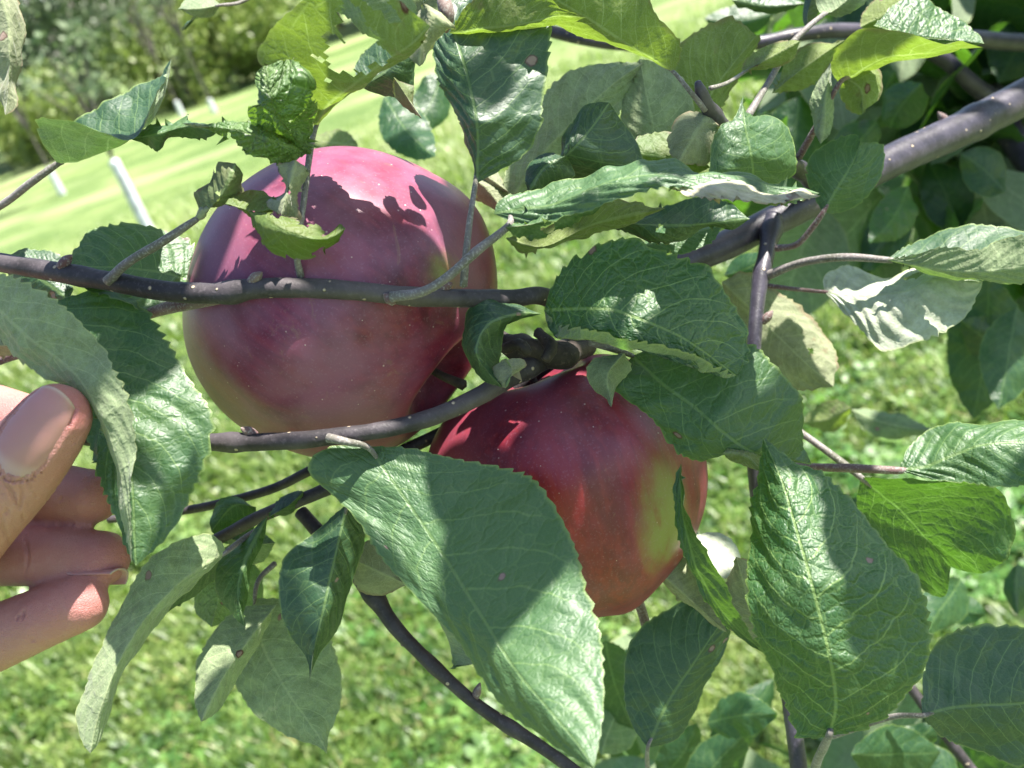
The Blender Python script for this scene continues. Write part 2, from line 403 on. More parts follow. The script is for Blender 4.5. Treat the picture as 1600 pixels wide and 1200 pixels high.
BR([(470, 800, .300), (525, 862, .292), (580, 925, .285), (622, 985, .282), (700, 1062, .280), (760, 1112, .280), (850, 1170, .280), (935, 1232, .28)], [11, 12, 13, 10, 10, 10, 10], 'bare twig running down to the lower edge', knots=((.3, .35), (.52, .15), (.75, .2)))
BR([(300, 862, .305), (345, 840, .302), (400, 810, .298), (460, 785, .295), (510, 764, .292), (560, 735, .292), (640, 700, .300), (760, 640, .305), (860, 570, .30)], [9, 10, 10, 11, 10, 9], 'short twig under the upper apple carrying a cluster of leaves', knots=((.28, .2), (.42, .35)), name='twig')
BR([(170, 812, .33), (285, 798, .325), (350, 785, .32), (430, 762, .315), (500, 728, .31), (620, 680, .31)], [6, 7, 7, 8, 8], None, name='twig')
BR([(850, 46, .46), (925, 64, .46), (1000, 72, .46), (1100, 76, .46), (1190, 66, .46), (1250, 54, .46), (1330, 48, .47), (1500, 60, .50), (1700, 40, .56), (2000, -150, .7)], [10, 9, 10, 11, 13, 16], 'slim dark branch behind the top leaves', BARKT)
BR([(1090, 128, .262), (1096, 145, .264), (1108, 170, .268), (1135, 200, .278), (1185, 235, .30), (1235, 255, .32), (1275, 290, .345)], [5, 11, 11, 10, 11, 14], 'stubby shoot ending in a blunt bud', BARKT, name='twig', knots=((.12, .3), (.8, .3)))
BR([(228, 492, .262), (262, 481, .258), (300, 474, .253), (345, 466, .249)], [8, 10, 10, 9], 'reddish side shoot below the slim branch', STALKR, name='twig')
BR([(-60, 590, .285), (0, 562, .28), (52, 546, .276), (120, 520, .27)], [8, 8, 7], None, STALKR, name='twig')
BR([(993, 930, .315), (1003, 955, .318), (1012, 985, .32), (1040, 1060, .33)], [8, 8, 7], None, STALKR, name='twig')
BR([(1420, 1070, .42), (1470, 1140, .42), (1540, 1230, .42)], [8, 8, 8], None, name='twig')
BR([(1545, 150, .60), (1580, 210, .58), (1640, 300, .56)], [24, 22, 22], None, BARKT)
BR([(1385, 60, .55), (1470, 90, .55), (1545, 150, .56), (1640, 180, .58)], [10, 13, 16], None, BARKT, name='twig')
# knobbly spur where the apples hang
BR([(772, 520, .272), (800, 540, .268), (840, 548, .267), (880, 556, .270), (918, 540, .28)], [8, 15, 19, 17, 14], 'dark knobbly spur between the two apples', BARKD, name='spur', knots=((.3, .25), (.6, .3)), sides=20)
BR([(790, 545, .262), (812, 538, .258), (826, 552, .258)], [9, 9, 7], None, BARKD, name='spur', sides=10)
BR([(840, 520, .264), (860, 540, .260), (852, 562, .258)], [10, 11, 7], None, BARKD, name='spur', sides=10)

def bud(x, y, d, dx, dy, s=1.0, dz=-.001):
    a = P(x, y, d); b_ = P(x+dx, y+dy, d+dz); L = (b_-a)
    me = tube_mesh([a-L*.3, a+L*.15, a+L*.5, a+L*.85, a+L*1.05], [.0011*s, .0014*s, .0013*s, .0007*s, .0002*s], 10, .12, n=16); child('bud', me, STALKR, TREE)
for q in ((98, 413, .254, 14, -14), (395, 438, .243, 14, -12), (690, 452, .247, 16, -9), (612, 470, .242, -12, -10, .9), (395, 678, .254, -18, -9), (1480, 192, .383, -14, -16, 1.3), (1195, 500, .321, 12, -14), (742, 1090, .28, 8, -22, .9), (1172, 640, .322, -12, -13), (632, 1004, .282, 14, -6, .8)): bud(*q)
# -- the big front leaf and its neighbours
LF([(575, 697), (640, 790), (700, 880), (750, 960), (800, 1040), (850, 1100), (905, 1165), (928, 1200)],
   [(575, 697), (520, 697), (488, 716), (486, 742), (530, 778), (572, 830), (602, 880), (640, 920), (680, 962), (722, 1018), (752, 1064), (790, 1112), (840, 1150), (890, 1182), (928, 1200)],
   [(575, 697), (640, 700), (700, 714), (790, 730), (834, 748), (872, 800), (902, 862), (916, 920), (936, 980), (943, 1050), (943, 1110), (936, 1160), (928, 1200)],
   dep=[.250, .240, .224, .207, .193], mat='pale', off=(.010, .002), lab='largest front leaf, hanging below the apples with its tip in sun',
   stalk=[(512, 684, .244), (540, 690, .243), (575, 699, .246)], sr=6, wave=.0008, quilt=.0004)
LF([(744, 287), (745, 200), (730, 120), (710, 52), (700, 0)],
   [(744, 287), (733, 250), (715, 200), (693, 150), (680, 110), (676, 80), (684, 40), (700, 0)],
   [(744, 287), (790, 262), (822, 240), (845, 200), (850, 150), (858, 90), (856, 30), (790, -10), (700, 0)],
   dep=[.250, .243, .246, .255], mat='dark', off=(.006, .004), lab='dark bluish leaf standing upright above the upper apple', stalk=[(724, 447, .246), (732, 360, .244), (742, 290, .249)], sr=5, quilt=.0005)
LF([(1053, 113), (1000, 82), (930, 36), (870, 0), (810, -45)],
   [(1053, 113), (1010, 97), (960, 74), (900, 52), (850, 34), (810, 5), (810, -45)],
   [(1053, 113), (1064, 85), (1060, 60), (1035, 35), (1018, 8), (1005, -40), (920, -90), (810, -45)],
   dep=[.262, .255, .25, .25], side='U', mat='yellow', off=(.008, -.004), lab='glowing yellow green backlit leaf at the top edge', stalk=[(1102, 172, .266), (1080, 145, .262), (1053, 113, .262)], sr=4, teeth=.0007)
LF([(702, 52), (760, 45), (820, 38), (870, 26), (918, 27)],
   [(702, 52), (730, 8), (780, -25), (840, -12), (880, 14), (918, 27)],
   [(702, 52), (760, 50), (830, 44), (880, 38), (918, 27)],
   dep=[.250, .244, .244, .246], side='U', mat='yellow', off=(-.003, .006), lab='yellow green leaf with brown specks beside the dry bud')
LF([(492, 203), (512, 165), (560, 127), (602, 96), (640, 72), (672, 40)],
   [(492, 203), (478, 160), (440, 128), (410, 105), (404, 82), (422, 48), (450, 20), (490, -8), (560, -12), (620, 0), (672, 40)],
   [(492, 203), (520, 168), (566, 134), (608, 104), (646, 80), (672, 40)],
   dep=[.250, .238, .224, .212], side='U', mat='yellow', off=(-.006, .006), lab='yellow green leaf with insect holes at upper left', stalk=[(470, 432, .244), (464, 395, .241), (474, 320, .240), (484, 240, .243), (492, 203, .248)], sr=5,
   holes=((.50, -.30, .0036), (.62, -.32, .0044), (.34, -.25, .0006), (.66, -.55, .003), (.28, -.98, .0014), (.42, -.5, .0007), (.8, -.9, .003)), teeth=.0008)
LF([(500, -45), (545, -5), (600, 30), (655, 62)], [(500, -45), (505, 5), (545, 28), (575, 52), (610, 66), (655, 62)], [(500, -45), (580, -40), (640, -5), (652, 30), (655, 62)],
   dep=[.236, .232, .234], side='U', mat='pale', off=(.004, -.002), lab='pale underside of a sunlit leaf at the top edge', wave=.002)
LF([(560, 133), (600, 112), (640, 60), (650, 20)], [(560, 133), (555, 95), (590, 60), (650, 20)], [(560, 133), (605, 155), (645, 150), (652, 100), (650, 20)], dep=.275, mat='dark', lab=None)
LF([(615, 120), (635, 150), (660, 186)], [(615, 120), (612, 150), (638, 178), (660, 186)], [(615, 120), (650, 130), (652, 160), (660, 186)], dep=.272, mat='old')
LF([(690, 20), (672, 45), (658, 75), (655, 104)], [(690, 20), (650, 35), (636, 60), (642, 85), (655, 104)], [(690, 20), (688, 50), (675, 85), (655, 104)], dep=.236, side='U', mat='old', wave=.003, teeth=.001, lab='shrivelled grey leaf tip at the top edge')
# crinkled leaves left of centre
LF([(487, 240), (450, 205), (425, 160), (412, 103)], [(487, 240), (432, 240), (388, 205), (376, 160), (392, 120), (412, 103)], [(487, 240), (490, 192), (478, 145), (452, 110), (412, 103)],
   dep=[.240, .230, .222, .224], mat='crinkle', off=(.007, .007), wave=.0034, quilt=.0010, lab='crinkled bumpy leaf curled over beside the upper apple', teeth=.0012, holes=((.55, .98, .0016), (.7, -1, .0018), (.4, .3, .0006)))
LF([(482, 238), (430, 222), (370, 204), (320, 197), (284, 193)], [(482, 238), (430, 198), (375, 186), (320, 186), (284, 193)], [(482, 238), (440, 258), (400, 240), (345, 222), (284, 193)],
   dep=[.240, .232, .232, .236], mat='crinkle', off=(.003, .004), wave=.0022, quilt=.0006, lab='crinkled lower lobe of the curled leaf', teeth=.0014, holes=((.6, 1, .0022), (.85, -.9, .0014), (.35, -1, .0014)))
LF([(90, 256), (122, 248), (166, 236), (208, 216), (250, 165), (268, 92)], [(90, 256), (56, 188), (110, 192), (170, 212), (214, 210), (268, 92)], [(90, 256), (105, 215), (150, 178), (205, 135), (252, 106), (268, 92)],
   dep=[.250, .246, .246, .25, .256], mat='dark', off=(-.010, .012), side='T', lab='folded blue green leaf at upper left', stalk=[(-90, 372, .262), (0, 322, .256), (45, 288, .252), (90, 256, .250)], sr=6, more=())
LF([(200, 217), (250, 208), (300, 196), (345, 205)], [(200, 217), (235, 188), (262, 190), (296, 172), (300, 190), (345, 205)], [(200, 217), (232, 225), (248, 240), (262, 212), (310, 210), (345, 205)],
   dep=.249, mat='pale', lab='torn pointed scrap of leaf at upper left', teeth=.002)
LF([(302, 348), (335, 318), (355, 288), (368, 255)], [(302, 348), (294, 305), (330, 285), (350, 262), (368, 255)], [(302, 348), (350, 338), (382, 318), (378, 280), (368, 255)], dep=[.243, .236, .236], mat='old', wave=.0022, quilt=.0006,
   lab='chewed leaf scrap at the end of a slanting stalk', holes=((.5, .95, .0022), (.75, -.9, .0014), (.6, -.2, .0006)), stalk=[(168, 440, .250), (200, 410, .246), (250, 380, .243), (302, 346, .243)], sr=7, off=(.006, .006))
LF([(352, 318), (400, 330), (440, 322)], [(352, 318), (380, 302), (410, 300), (440, 322)], [(352, 318), (380, 345), (420, 345), (440, 322)], dep=.236, mat='yellow', wave=.003, teeth=.002, holes=((.5, .2, .0012),))
LF([(385, 328), (430, 355), (480, 372), (515, 372), (540, 357)], [(385, 328), (425, 335), (460, 342), (490, 352), (512, 368), (530, 350), (540, 357)], [(385, 328), (405, 362), (440, 392), (480, 404), (520, 388), (540, 357)],
   dep=[.235, .230, .230, .232], mat='yellow', wave=.0018, lab='ragged yellow green leaf remnant in front of the upper apple', off=(.004, .005), teeth=.0014, holes=((.3, -1, .0026), (.55, -.95, .0018), (.2, 1, .0018), (.7, 1, .0012)))
LF([(462, 250), (452, 290), (440, 335)], [(462, 250), (440, 262), (448, 300), (425, 322), (440, 335)], [(462, 250), (476, 270), (462, 305), (468, 340), (440, 335)], dep=.234, mat='old', side='U', wave=.003, teeth=.002, holes=((.55, 0, .0009),), lab='pale shredded scrap hanging over the upper apple')
# left side leaves
LF([(302, 440), (240, 425), (180, 418), (106, 414)], [(302, 440), (300, 385), (258, 362), (205, 350), (160, 353), (128, 372), (106, 414)], [(302, 450), (272, 478), (235, 490), (190, 472), (140, 452), (106, 414)],
   dep=[.272, .268, .262, .262], mat='mid', off=(.008, -.008), quilt=.0006, teeth=.0016, lab='coarsely serrated sunlit leaf behind the slim branch')
LF([(108, 470), (70, 440), (10, 400)], [(108, 470), (108, 425), (80, 395), (40, 390), (10, 400)], [(108, 470), (60, 480), (20, 440), (10, 400)], dep=.272, mat='dark', teeth=.0016)
LF([(88, 470), (140, 540), (190, 640), (205, 750), (212, 884)],
   [(88, 470), (60, 520), (110, 640), (160, 760), (195, 850), (212, 884)],
   [(88, 470), (145, 456), (195, 462), (232, 490), (262, 535), (298, 596), (332, 650), (326, 705), (302, 768), (280, 812), (250, 850), (212, 884)],
   dep=[.262, .252, .242, .236, .236], mat='mid', off=(.002, .006), quilt=.0005, teeth=.0013, lab='long serrated leaf left of the apples, lower half in bright sun')
LF([(-50, 440), (40, 520), (120, 590), (170, 680), (195, 790), (206, 880)],
   [(-50, 440), (0, 428), (50, 446), (105, 480), (152, 532), (186, 588), (206, 640), (210, 720), (206, 800), (206, 880)],
   [(-50, 440), (0, 522), (62, 576), (112, 606), (150, 655), (172, 722), (190, 795), (202, 862), (206, 880)],
   dep=[.238, .232, .228, .227, .228], side='U', mat='pale', off=(-.002, .006), teeth=.0012, lab='long pale leaf underside touching the thumb')
LF([(-30, 560), (0, 540), (45, 548)], [(-30, 560), (0, 510), (45, 548)], [(-30, 560), (10, 560), (45, 548)], dep=.27, mat='old', side='U')
LF([(-30, -60), (10, 20), (15, 100), (8, 180)], [(-30, -60), (-40, 20), (-20, 120), (8, 180)], [(-30, -60), (26, -10), (30, 60), (26, 130), (28, 165), (8, 180)], dep=.25, mat='old', side='U', wave=.002, lab='brownish leaf cut by the left edge')
LF([(345, 8), (310, 14), (276, 14)], [(345, 8), (325, -2), (290, 4), (276, 14)], [(345, 8), (325, 26), (295, 22), (276, 14)], dep=.33, mat='dark', side='U', stalk=[(430, -30, .34), (380, 2, .335), (345, 8, .33)], sr=3)
LF([(308, 22), (298, 32), (284, 46)], [(308, 22), (290, 26), (280, 40), (284, 46)], [(308, 22), (306, 34), (292, 46), (284, 46)], dep=.335, mat='dark')
# lower left group
LF([(354, 862), (292, 902), (232, 962), (192, 1022), (166, 1082), (150, 1132), (141, 1177)],
   [(354, 862), (332, 836), (290, 842), (242, 868), (214, 902), (186, 960), (160, 1018), (136, 1060), (122, 1120), (130, 1160), (141, 1177)],
   [(354, 862), (322, 897), (284, 938), (250, 972), (216, 1012), (192, 1052), (178, 1100), (162, 1150), (141, 1177)],
   dep=[.268, .255, .248, .245, .245], side='U', mat='pale', off=(.004, .008), teeth=.0006, lab='drooping pale leaf underside below the fingers', stalk=[(408, 826, .29), (380, 842, .28), (354, 862, .268)], sr=5)
LF([(432, 945), (385, 1005), (345, 1065), (314, 1128)], [(432, 945), (380, 948), (338, 982), (312, 1025), (308, 1075), (314, 1128)], [(432, 945), (402, 1002), (368, 1060), (342, 1102), (314, 1128)],
   dep=[.282, .274, .268], side='U', mat='pale', off=(.004, .006), teeth=.0006, lab='small pale leaf underside hanging below the twig cluster')
LF([(398, 935), (410, 1005), (450, 1080), (498, 1150), (511, 1178)], [(398, 935), (382, 1000), (366, 1060), (400, 1110), (450, 1145), (495, 1165), (511, 1178)],
   [(398, 935), (452, 940), (508, 988), (530, 1040), (533, 1090), (521, 1130), (513, 1152), (511, 1178)], dep=[.296, .29, .288], side='U', mat='pale', teeth=.0006, lab='broad shaded leaf underside with a straight pale midrib', stalk=[(430, 880, .30), (405, 905, .298), (398, 935, .296)], sr=4)
LF([(542, 788), (522, 880), (506, 950), (492, 1015), (484, 1066)], [(542, 788), (492, 828), (452, 860), (438, 892), (441, 950), (456, 1002), (476, 1035), (484, 1066)],
   [(542, 788), (568, 822), (572, 848), (547, 920), (527, 970), (512, 1010), (496, 1042), (484, 1066)], dep=[.262, .258, .256], mat='dark', off=(.003, .008), teeth=.0004, lab='smooth dark blue green leaf hanging left of the largest front leaf', stalk=[(505, 752, .28), (530, 770, .268), (542, 788, .262)], sr=4)
LF([(418, 806), (390, 860), (372, 920), (382, 978)], [(418, 806), (375, 848), (346, 870), (333, 905), (341, 938), (366, 966), (382, 978)], [(418, 806), (404, 850), (388, 885), (382, 930), (382, 978)], dep=[.28, .272, .268], mat='mid', off=(.004, .004), teeth=.0005, lab='small fresh green leaf in the cluster under the apples')
LF([(420, 808), (450, 790), (475, 768)], [(420, 808), (425, 780), (455, 765), (475, 768)], [(420, 808), (448, 806), (465, 790), (475, 768)], dep=.29, mat='mid')
LF([(352, 868), (300, 912), (255, 962)], [(352, 868), (310, 880), (270, 925), (255, 962)], [(352, 868), (345, 905), (300, 935), (255, 962)], dep=.30, mat='dark')
LF([(360, 850), (345, 920), (330, 980)], [(360, 850), (310, 890), (305, 950), (330, 980)], [(360, 850), (408, 900), (400, 960), (330, 980)], dep=.31, mat='quilt', side='U')
LF([(400, 792), (365, 790), (330, 830)], [(400, 792), (350, 780), (332, 800), (330, 830)], [(400, 792), (392, 830), (355, 850), (330, 830)], dep=.305, mat='mid')
LF([(350, 838), (390, 850), (430, 848)], [(350, 838), (380, 826), (410, 830), (430, 848)], [(350, 838), (370, 880), (410, 880), (430, 848)], dep=.302, mat='quilt', side='U')
LF([(640, 915), (595, 895), (542, 870)], [(640, 915), (600, 925), (560, 922), (542, 870)], [(640, 915), (625, 860), (580, 840), (542, 870)], dep=.275, mat='old', side='U', lab='grey brown leaf underside tucked behind the largest front leaf')
LF([(820, 1030), (760, 1035), (700, 1045)], [(640, 900), (680, 960), (712, 1045)], [(720, 960), (735, 1000), (712, 1045)], dep=.262, mat='pale', side='U')
# centre: small dark leaf, big serrated leaf, lower leaf
LF([(846, 490), (800, 492), (760, 510), (745, 555), (785, 606)], [(846, 490), (790, 480), (752, 464), (724, 490), (716, 540), (738, 590), (785, 606)], [(846, 490), (815, 498), (795, 515), (782, 555), (785, 606)],
   dep=[.25, .243, .243, .247], mat='dark', off=(.006, .008), lab='small dark leaf over the gap between the apples', teeth=.0008)
LF([(790, 560), (800, 580), (790, 606)], [(790, 560), (770, 572), (768, 598), (790, 606)], [(790, 560), (815, 555), (826, 575), (790, 606)], dep=.244, mat='old', side='U')
LF([(850, 485), (940, 482), (990, 495), (1050, 520), (1098, 548), (1150, 587)],
   [(850, 485), (864, 440), (884, 410), (915, 388), (950, 376), (990, 371), (1022, 386), (1060, 400), (1100, 416), (1122, 440), (1146, 470), (1161, 497), (1169, 530), (1168, 562), (1150, 587)],
   [(850, 485), (872, 508), (905, 512), (960, 522), (1030, 542), (1100, 568), (1150, 587)],
   dep=[.256, .244, .240, .240, .244], mat='quilt', off=(.006, -.003), teeth=.0016, lab='finely veined serrated leaf above the lower apple, right of the spur',
   more=((.82, [(850, 485), (866, 526), (930, 534), (1000, 551), (1080, 577), (1130, 590), (1150, 587)], .001),), quilt=.00035)
LF([(988, 556), (1034, 600), (1084, 636), (1130, 676), (1180, 708), (1268, 726)],
   [(988, 556), (966, 590), (964, 612), (1000, 638), (1022, 658), (1040, 690), (1066, 716), (1102, 727), (1124, 712), (1150, 704), (1200, 716), (1268, 726)],
   [(988, 556), (1050, 540), (1110, 540), (1175, 540), (1205, 566), (1236, 600), (1256, 640), (1258, 690), (1268, 726)],
   dep=[.266, .256, .250, .252, .262], mat='mid', off=(.004, .004), lab='dark leaf draped over the shoulder of the lower apple', stalk=[(922, 534, .262), (955, 545, .263), (988, 556, .266)], sr=5, quilt=.0002, wave=.0018)
LF([(975, 552), (950, 585), (955, 636)], [(975, 552), (925, 565), (922, 598), (955, 636)], [(975, 552), (985, 575), (966, 605), (955, 636)], dep=.256, mat='pale', side='U', teeth=.0014, lab='pale sunlit leaf flap by the lower apple')
LF([(1130, 708), (1165, 712), (1190, 736)], [(1130, 708), (1150, 700), (1190, 704), (1190, 736)], [(1130, 708), (1155, 716), (1175, 726), (1190, 736)], dep=.25, mat='yellow', side='U', teeth=.0005)
# right front leaf
LF([(1295, 1151), (1306, 1100), (1299, 1040), (1286, 980), (1265, 900), (1245, 830), (1225, 760), (1206, 715), (1192, 684)],
   [(1295, 1151), (1250, 1156), (1236, 1140), (1215, 1090), (1200, 1040), (1180, 980), (1172, 900), (1172, 820), (1180, 752), (1190, 702), (1192, 684)],
   [(1295, 1151), (1368, 1130), (1410, 1092), (1441, 1050), (1453, 1000), (1446, 940), (1426, 890), (1390, 850), (1340, 790), (1290, 738), (1240, 716), (1192, 684)],
   dep=[.236, .226, .226, .236, .246], mat='quilt', off=(.012, .004), teeth=.0013, quilt=.0006, lab='quilted serrated leaf at lower right with strong veins', stalk=[(1262, 1250, .30), (1275, 1195, .26), (1295, 1151, .236)], sr=8)
LF([(1064, 724), (1066, 790), (1085, 880), (1125, 950), (1196, 1022)], [(1064, 724), (1054, 762), (1058, 830), (1080, 890), (1120, 960), (1196, 1022)], [(1064, 724), (1078, 790), (1098, 850), (1125, 905), (1160, 960), (1196, 1022)],
   dep=[.252, .246, .246, .25], mat='mid', off=(.002, -.006), wave=.0018, side='T', lab='narrow curled leaf hanging along the right side of the lower apple')
LF([(1192, 1010), (1170, 940), (1150, 870)], [(1192, 1010), (1140, 980), (1130, 920), (1150, 870)], [(1192, 1010), (1205, 960), (1200, 890), (1150, 870)], dep=.275, mat='old', side='U', lab='dull brownish leaf underside between lower apple and quilted leaf')
LF([(1025, 890), (1070, 930), (1135, 988)], [(1025, 890), (1040, 920), (1090, 962), (1135, 988)], [(1025, 890), (1060, 868), (1110, 900), (1135, 988)], dep=.285, mat='old', side='U', lab='pale mottled leaf underside under the lower apple')
LF([(1085, 830), (1120, 860), (1160, 905)], [(1085, 830), (1088, 880), (1110, 900), (1160, 905)], [(1085, 830), (1130, 832), (1162, 865), (1160, 905)], dep=[.29, .285], mat='pale_sunlit', side='U', off=(-.006, .006))
LF([(1012, 1169), (1042, 1100), (1082, 1040), (1128, 972)], [(1012, 1169), (986, 1130), (975, 1080), (978, 1022), (1000, 982), (1040, 955), (1080, 938), (1128, 972)], [(1012, 1169), (1060, 1150), (1092, 1100), (1112, 1050), (1142, 992), (1128, 972)],
   dep=.30, mat='dark', off=(.003, .003), lab='plain dark oval leaf below the lower apple', stalk=[(1016, 1240, .32), (1012, 1200, .31), (1012, 1169, .30)], sr=4, teeth=.0006)
LF([(1440, 1118), (1500, 1105), (1600, 1098), (1700, 1080)], [(1440, 1118), (1443, 1060), (1456, 1015), (1490, 986), (1550, 977), (1620, 990), (1700, 1080)], [(1440, 1118), (1470, 1150), (1530, 1175), (1620, 1186), (1700, 1080)],
   dep=.285, mat='dark', lab='dark leaf cut by the right edge near the lower corner', stalk=[(1300, 1150, .31), (1390, 1121, .295), (1440, 1118, .285)], sr=5, teeth=.001)
LF([(1405, 735), (1450, 728), (1500, 706), (1560, 692), (1700, 700)], [(1405, 735), (1420, 700), (1450, 673), (1492, 661), (1535, 666), (1610, 660), (1700, 700)], [(1405, 735), (1440, 746), (1500, 753), (1600, 758), (1700, 700)],
   dep=[.285, .275, .27], mat='mid', off=(.010, -.002), lab='glossy leaf reflecting the sky at the right edge', stalk=[(1185, 728, .33), (1275, 730, .30), (1340, 732, .29), (1405, 735, .285)], sr=7, smat=STALKR, quilt=.0005)
LF([(1345, 746), (1400, 792), (1450, 846), (1486, 886)], [(1345, 746), (1400, 742), (1500, 746), (1556, 760), (1577, 795), (1582, 842), (1566, 880), (1524, 898), (1486, 886)], [(1345, 746), (1340, 785), (1352, 835), (1400, 878), (1448, 925), (1476, 930), (1486, 886)],
   dep=[.31, .312, .318], mat='quilt', off=(-.020, .012), side='T', lab='deep green translucent leaf under the glossy one', stalk=[(1195, 640, .325), (1260, 682, .318), (1320, 726, .312), (1345, 746, .31)], sr=6, teeth=.0008)
LF([(1385, 406), (1440, 412), (1520, 415), (1600, 412), (1700, 400)], [(1385, 406), (1432, 380), (1480, 352), (1530, 345), (1580, 358), (1640, 372), (1700, 400)], [(1385, 406), (1440, 420), (1520, 434), (1600, 441), (1700, 400)],
   dep=[.30, .29, .285], mat='dark', off=(.014, -.002), side='T', lab='folded leaf with a long arching stalk at the right edge', stalk=[(1200, 430, .325), (1255, 410, .315), (1320, 402, .305), (1385, 406, .30)], sr=6.5, teeth=.001)
LF([(1385, 406), (1450, 418), (1540, 425), (1700, 400)], [(1385, 406), (1440, 395), (1472, 386), (1530, 390), (1560, 376), (1620, 368), (1700, 400)], [(1385, 406), (1440, 420), (1520, 436), (1600, 442), (1700, 400)], dep=[.298, .283, .276], side='U', mat='pale', off=(-.001, .003), teeth=.0007)
LF([(1288, 456), (1340, 461), (1410, 456), (1452, 440), (1536, 434)], [(1288, 456), (1288, 430), (1320, 419), (1380, 430), (1420, 412), (1462, 415), (1536, 434)],
   [(1288, 456), (1320, 490), (1350, 520), (1379, 549), (1430, 536), (1480, 516), (1512, 490), (1530, 455), (1536, 434)],
   dep=[.315, .300, .298], side='U', mat='pale_sunlit', off=(.014, -.002), holes=((.6, -.55, .0028),), lab='leaf underside blazing white in the sun at right', stalk=[(1195, 446, .326), (1245, 452, .32), (1288, 456, .315)], sr=3.5, smat=STALKR, quilt=.0006)
LF([(1128, 440), (1190, 500), (1250, 560), (1302, 604)], [(1128, 440), (1165, 426), (1215, 455), (1262, 488), (1296, 530), (1307, 565), (1302, 604)], [(1128, 440), (1130, 520), (1170, 580), (1235, 610), (1302, 604)],
   dep=.345, side='U', mat='old', holes=((.72, -.35, .0011),), lab='olive brown leaf underside behind the upright side shoot', teeth=.001)
LF([(1286, 332), (1310, 292), (1334, 252), (1344, 222)], [(1286, 332), (1265, 292), (1262, 250), (1292, 224), (1335, 209), (1344, 222)], [(1286, 332), (1322, 332), (1352, 310), (1371, 280), (1379, 250), (1376, 226), (1344, 222)],
   dep=.31, mat='mid', teeth=.001, lab='small broad leaf in front of the thick branch', stalk=[(1214, 388, .325), (1245, 382, .318), (1270, 355, .313), (1286, 332, .31)], sr=5, smat=STALKR)
LF([(1178, 288), (1172, 240), (1165, 195), (1162, 148)], [(1178, 288), (1120, 285), (1110, 240), (1125, 195), (1148, 178), (1162, 148)], [(1178, 288), (1235, 278), (1241, 245), (1228, 205), (1195, 182), (1170, 178), (1162, 148)],
   dep=[.275, .268, .268, .275], mat='mid', off=(-.002, .010), lab='small pointed leaf with a white glint above the thick branch', teeth=.001, quilt=.0004)
# the long rolled leaf
LF([(772, 334), (850, 318), (930, 290), (1030, 275), (1120, 270), (1200, 285), (1280, 302)],
   [(772, 334), (785, 310), (850, 292), (930, 272), (1030, 257), (1120, 259), (1200, 274), (1280, 302)],
   [(772, 334), (820, 350), (880, 335), (950, 318), (1050, 298), (1120, 312), (1210, 324), (1280, 302)],
   dep=[.250, .240, .236, .236, .24], mat='pale', off=(.012, -.002), wave=.0022, quilt=.0006, lab='long rolled leaf with a brown dried patch above the veined leaf', stalk=[(612, 464, .241), (660, 456, .237), (700, 432, .236), (745, 392, .240), (795, 352, .246)], sr=7)
LF([(1040, 285), (1100, 290), (1160, 296), (1282, 306)], [(1040, 285), (1080, 262), (1150, 262), (1220, 278), (1282, 306)], [(1040, 285), (1080, 312), (1140, 320), (1220, 322), (1282, 306)], dep=[.236, .228, .231], side='U', mat='dry', off=(.010, -.001), wave=.003, lab='dried brownish white tip of the rolled leaf')
LF([(790, 355), (840, 348), (890, 330), (940, 320)], [(790, 355), (830, 328), (880, 312), (940, 320)], [(790, 355), (810, 372), (850, 374), (880, 358), (940, 320)], dep=.243, mat='pale', wave=.003, teeth=.002, holes=((.45, .6, .0015),), lab='torn blue green leaf flap at the end of the pale stalk')
LF([(790, 372), (850, 385), (930, 350), (1040, 325)], [(790, 372), (850, 355), (930, 322), (1040, 325)], [(790, 372), (820, 400), (870, 395), (950, 360), (1040, 325)], dep=.262, side='U', mat='yellow', wave=.002)
LF([(940, 345), (1000, 350), (1080, 352), (1172, 342)], [(940, 345), (1000, 325), (1080, 322), (1172, 342)], [(940, 345), (980, 362), (1050, 372), (1172, 342)], dep=.27, mat='dark', wave=.0025, holes=((.4, .2, .0012),))
LF([(1000, 385), (1060, 368), (1130, 352)], [(1000, 385), (1040, 352), (1130, 352)], [(1000, 385), (1060, 395), (1110, 380), (1130, 352)], dep=.29, mat='mid', off=(.006, -.002))
# pale leaves behind, upper middle
LF([(800, 312), (840, 250), (900, 185), (960, 130), (1006, 98)], [(800, 312), (788, 280), (828, 212), (845, 152), (880, 116), (940, 97), (1006, 98)], [(800, 312), (870, 290), (930, 240), (965, 170), (988, 130), (1006, 98)],
   dep=.30, side='U', mat='pale', teeth=.001, lab='broad pale leaf underside behind the upright dark leaf')
LF([(1040, 250), (1090, 180), (1130, 120), (1182, 55)], [(1040, 250), (1020, 160), (1042, 90), (1080, 55), (1140, 26), (1182, 55)], [(1040, 250), (1100, 210), (1150, 130), (1188, 62), (1182, 55)], dep=.31, side='U', mat='yellow', off=(.003, .003), teeth=.0013, lab='dull green leaf underside with a brown hole under the glowing leaf')
LF([(1010, 262), (1020, 210), (1010, 150), (1000, 92)], [(1010, 262), (975, 232), (972, 165), (985, 110), (1000, 92)], [(1010, 262), (1075, 225), (1080, 150), (1045, 100), (1000, 92)], dep=.30, side='U', mat='pale', teeth=.001, lab='pale rounded leaf underside in the upper middle')
LF([(838, 284), (880, 248), (920, 205), (952, 160)], [(838, 284), (870, 243), (882, 206), (912, 168), (952, 160)], [(838, 284), (900, 285), (1000, 264), (985, 215), (952, 160)], dep=[.268, .262, .266], mat='dark', off=(.003, .008), teeth=.0005, lab='smooth blue green leaf above the rolled leaf', stalk=[(836, 300, .27), (838, 284, .268)], sr=3)
LF([(885, 243), (850, 262), (826, 300)], [(885, 243), (850, 243), (828, 262), (826, 300)], [(885, 243), (900, 275), (860, 285), (826, 300)], dep=.262, mat='dark', teeth=.0004)
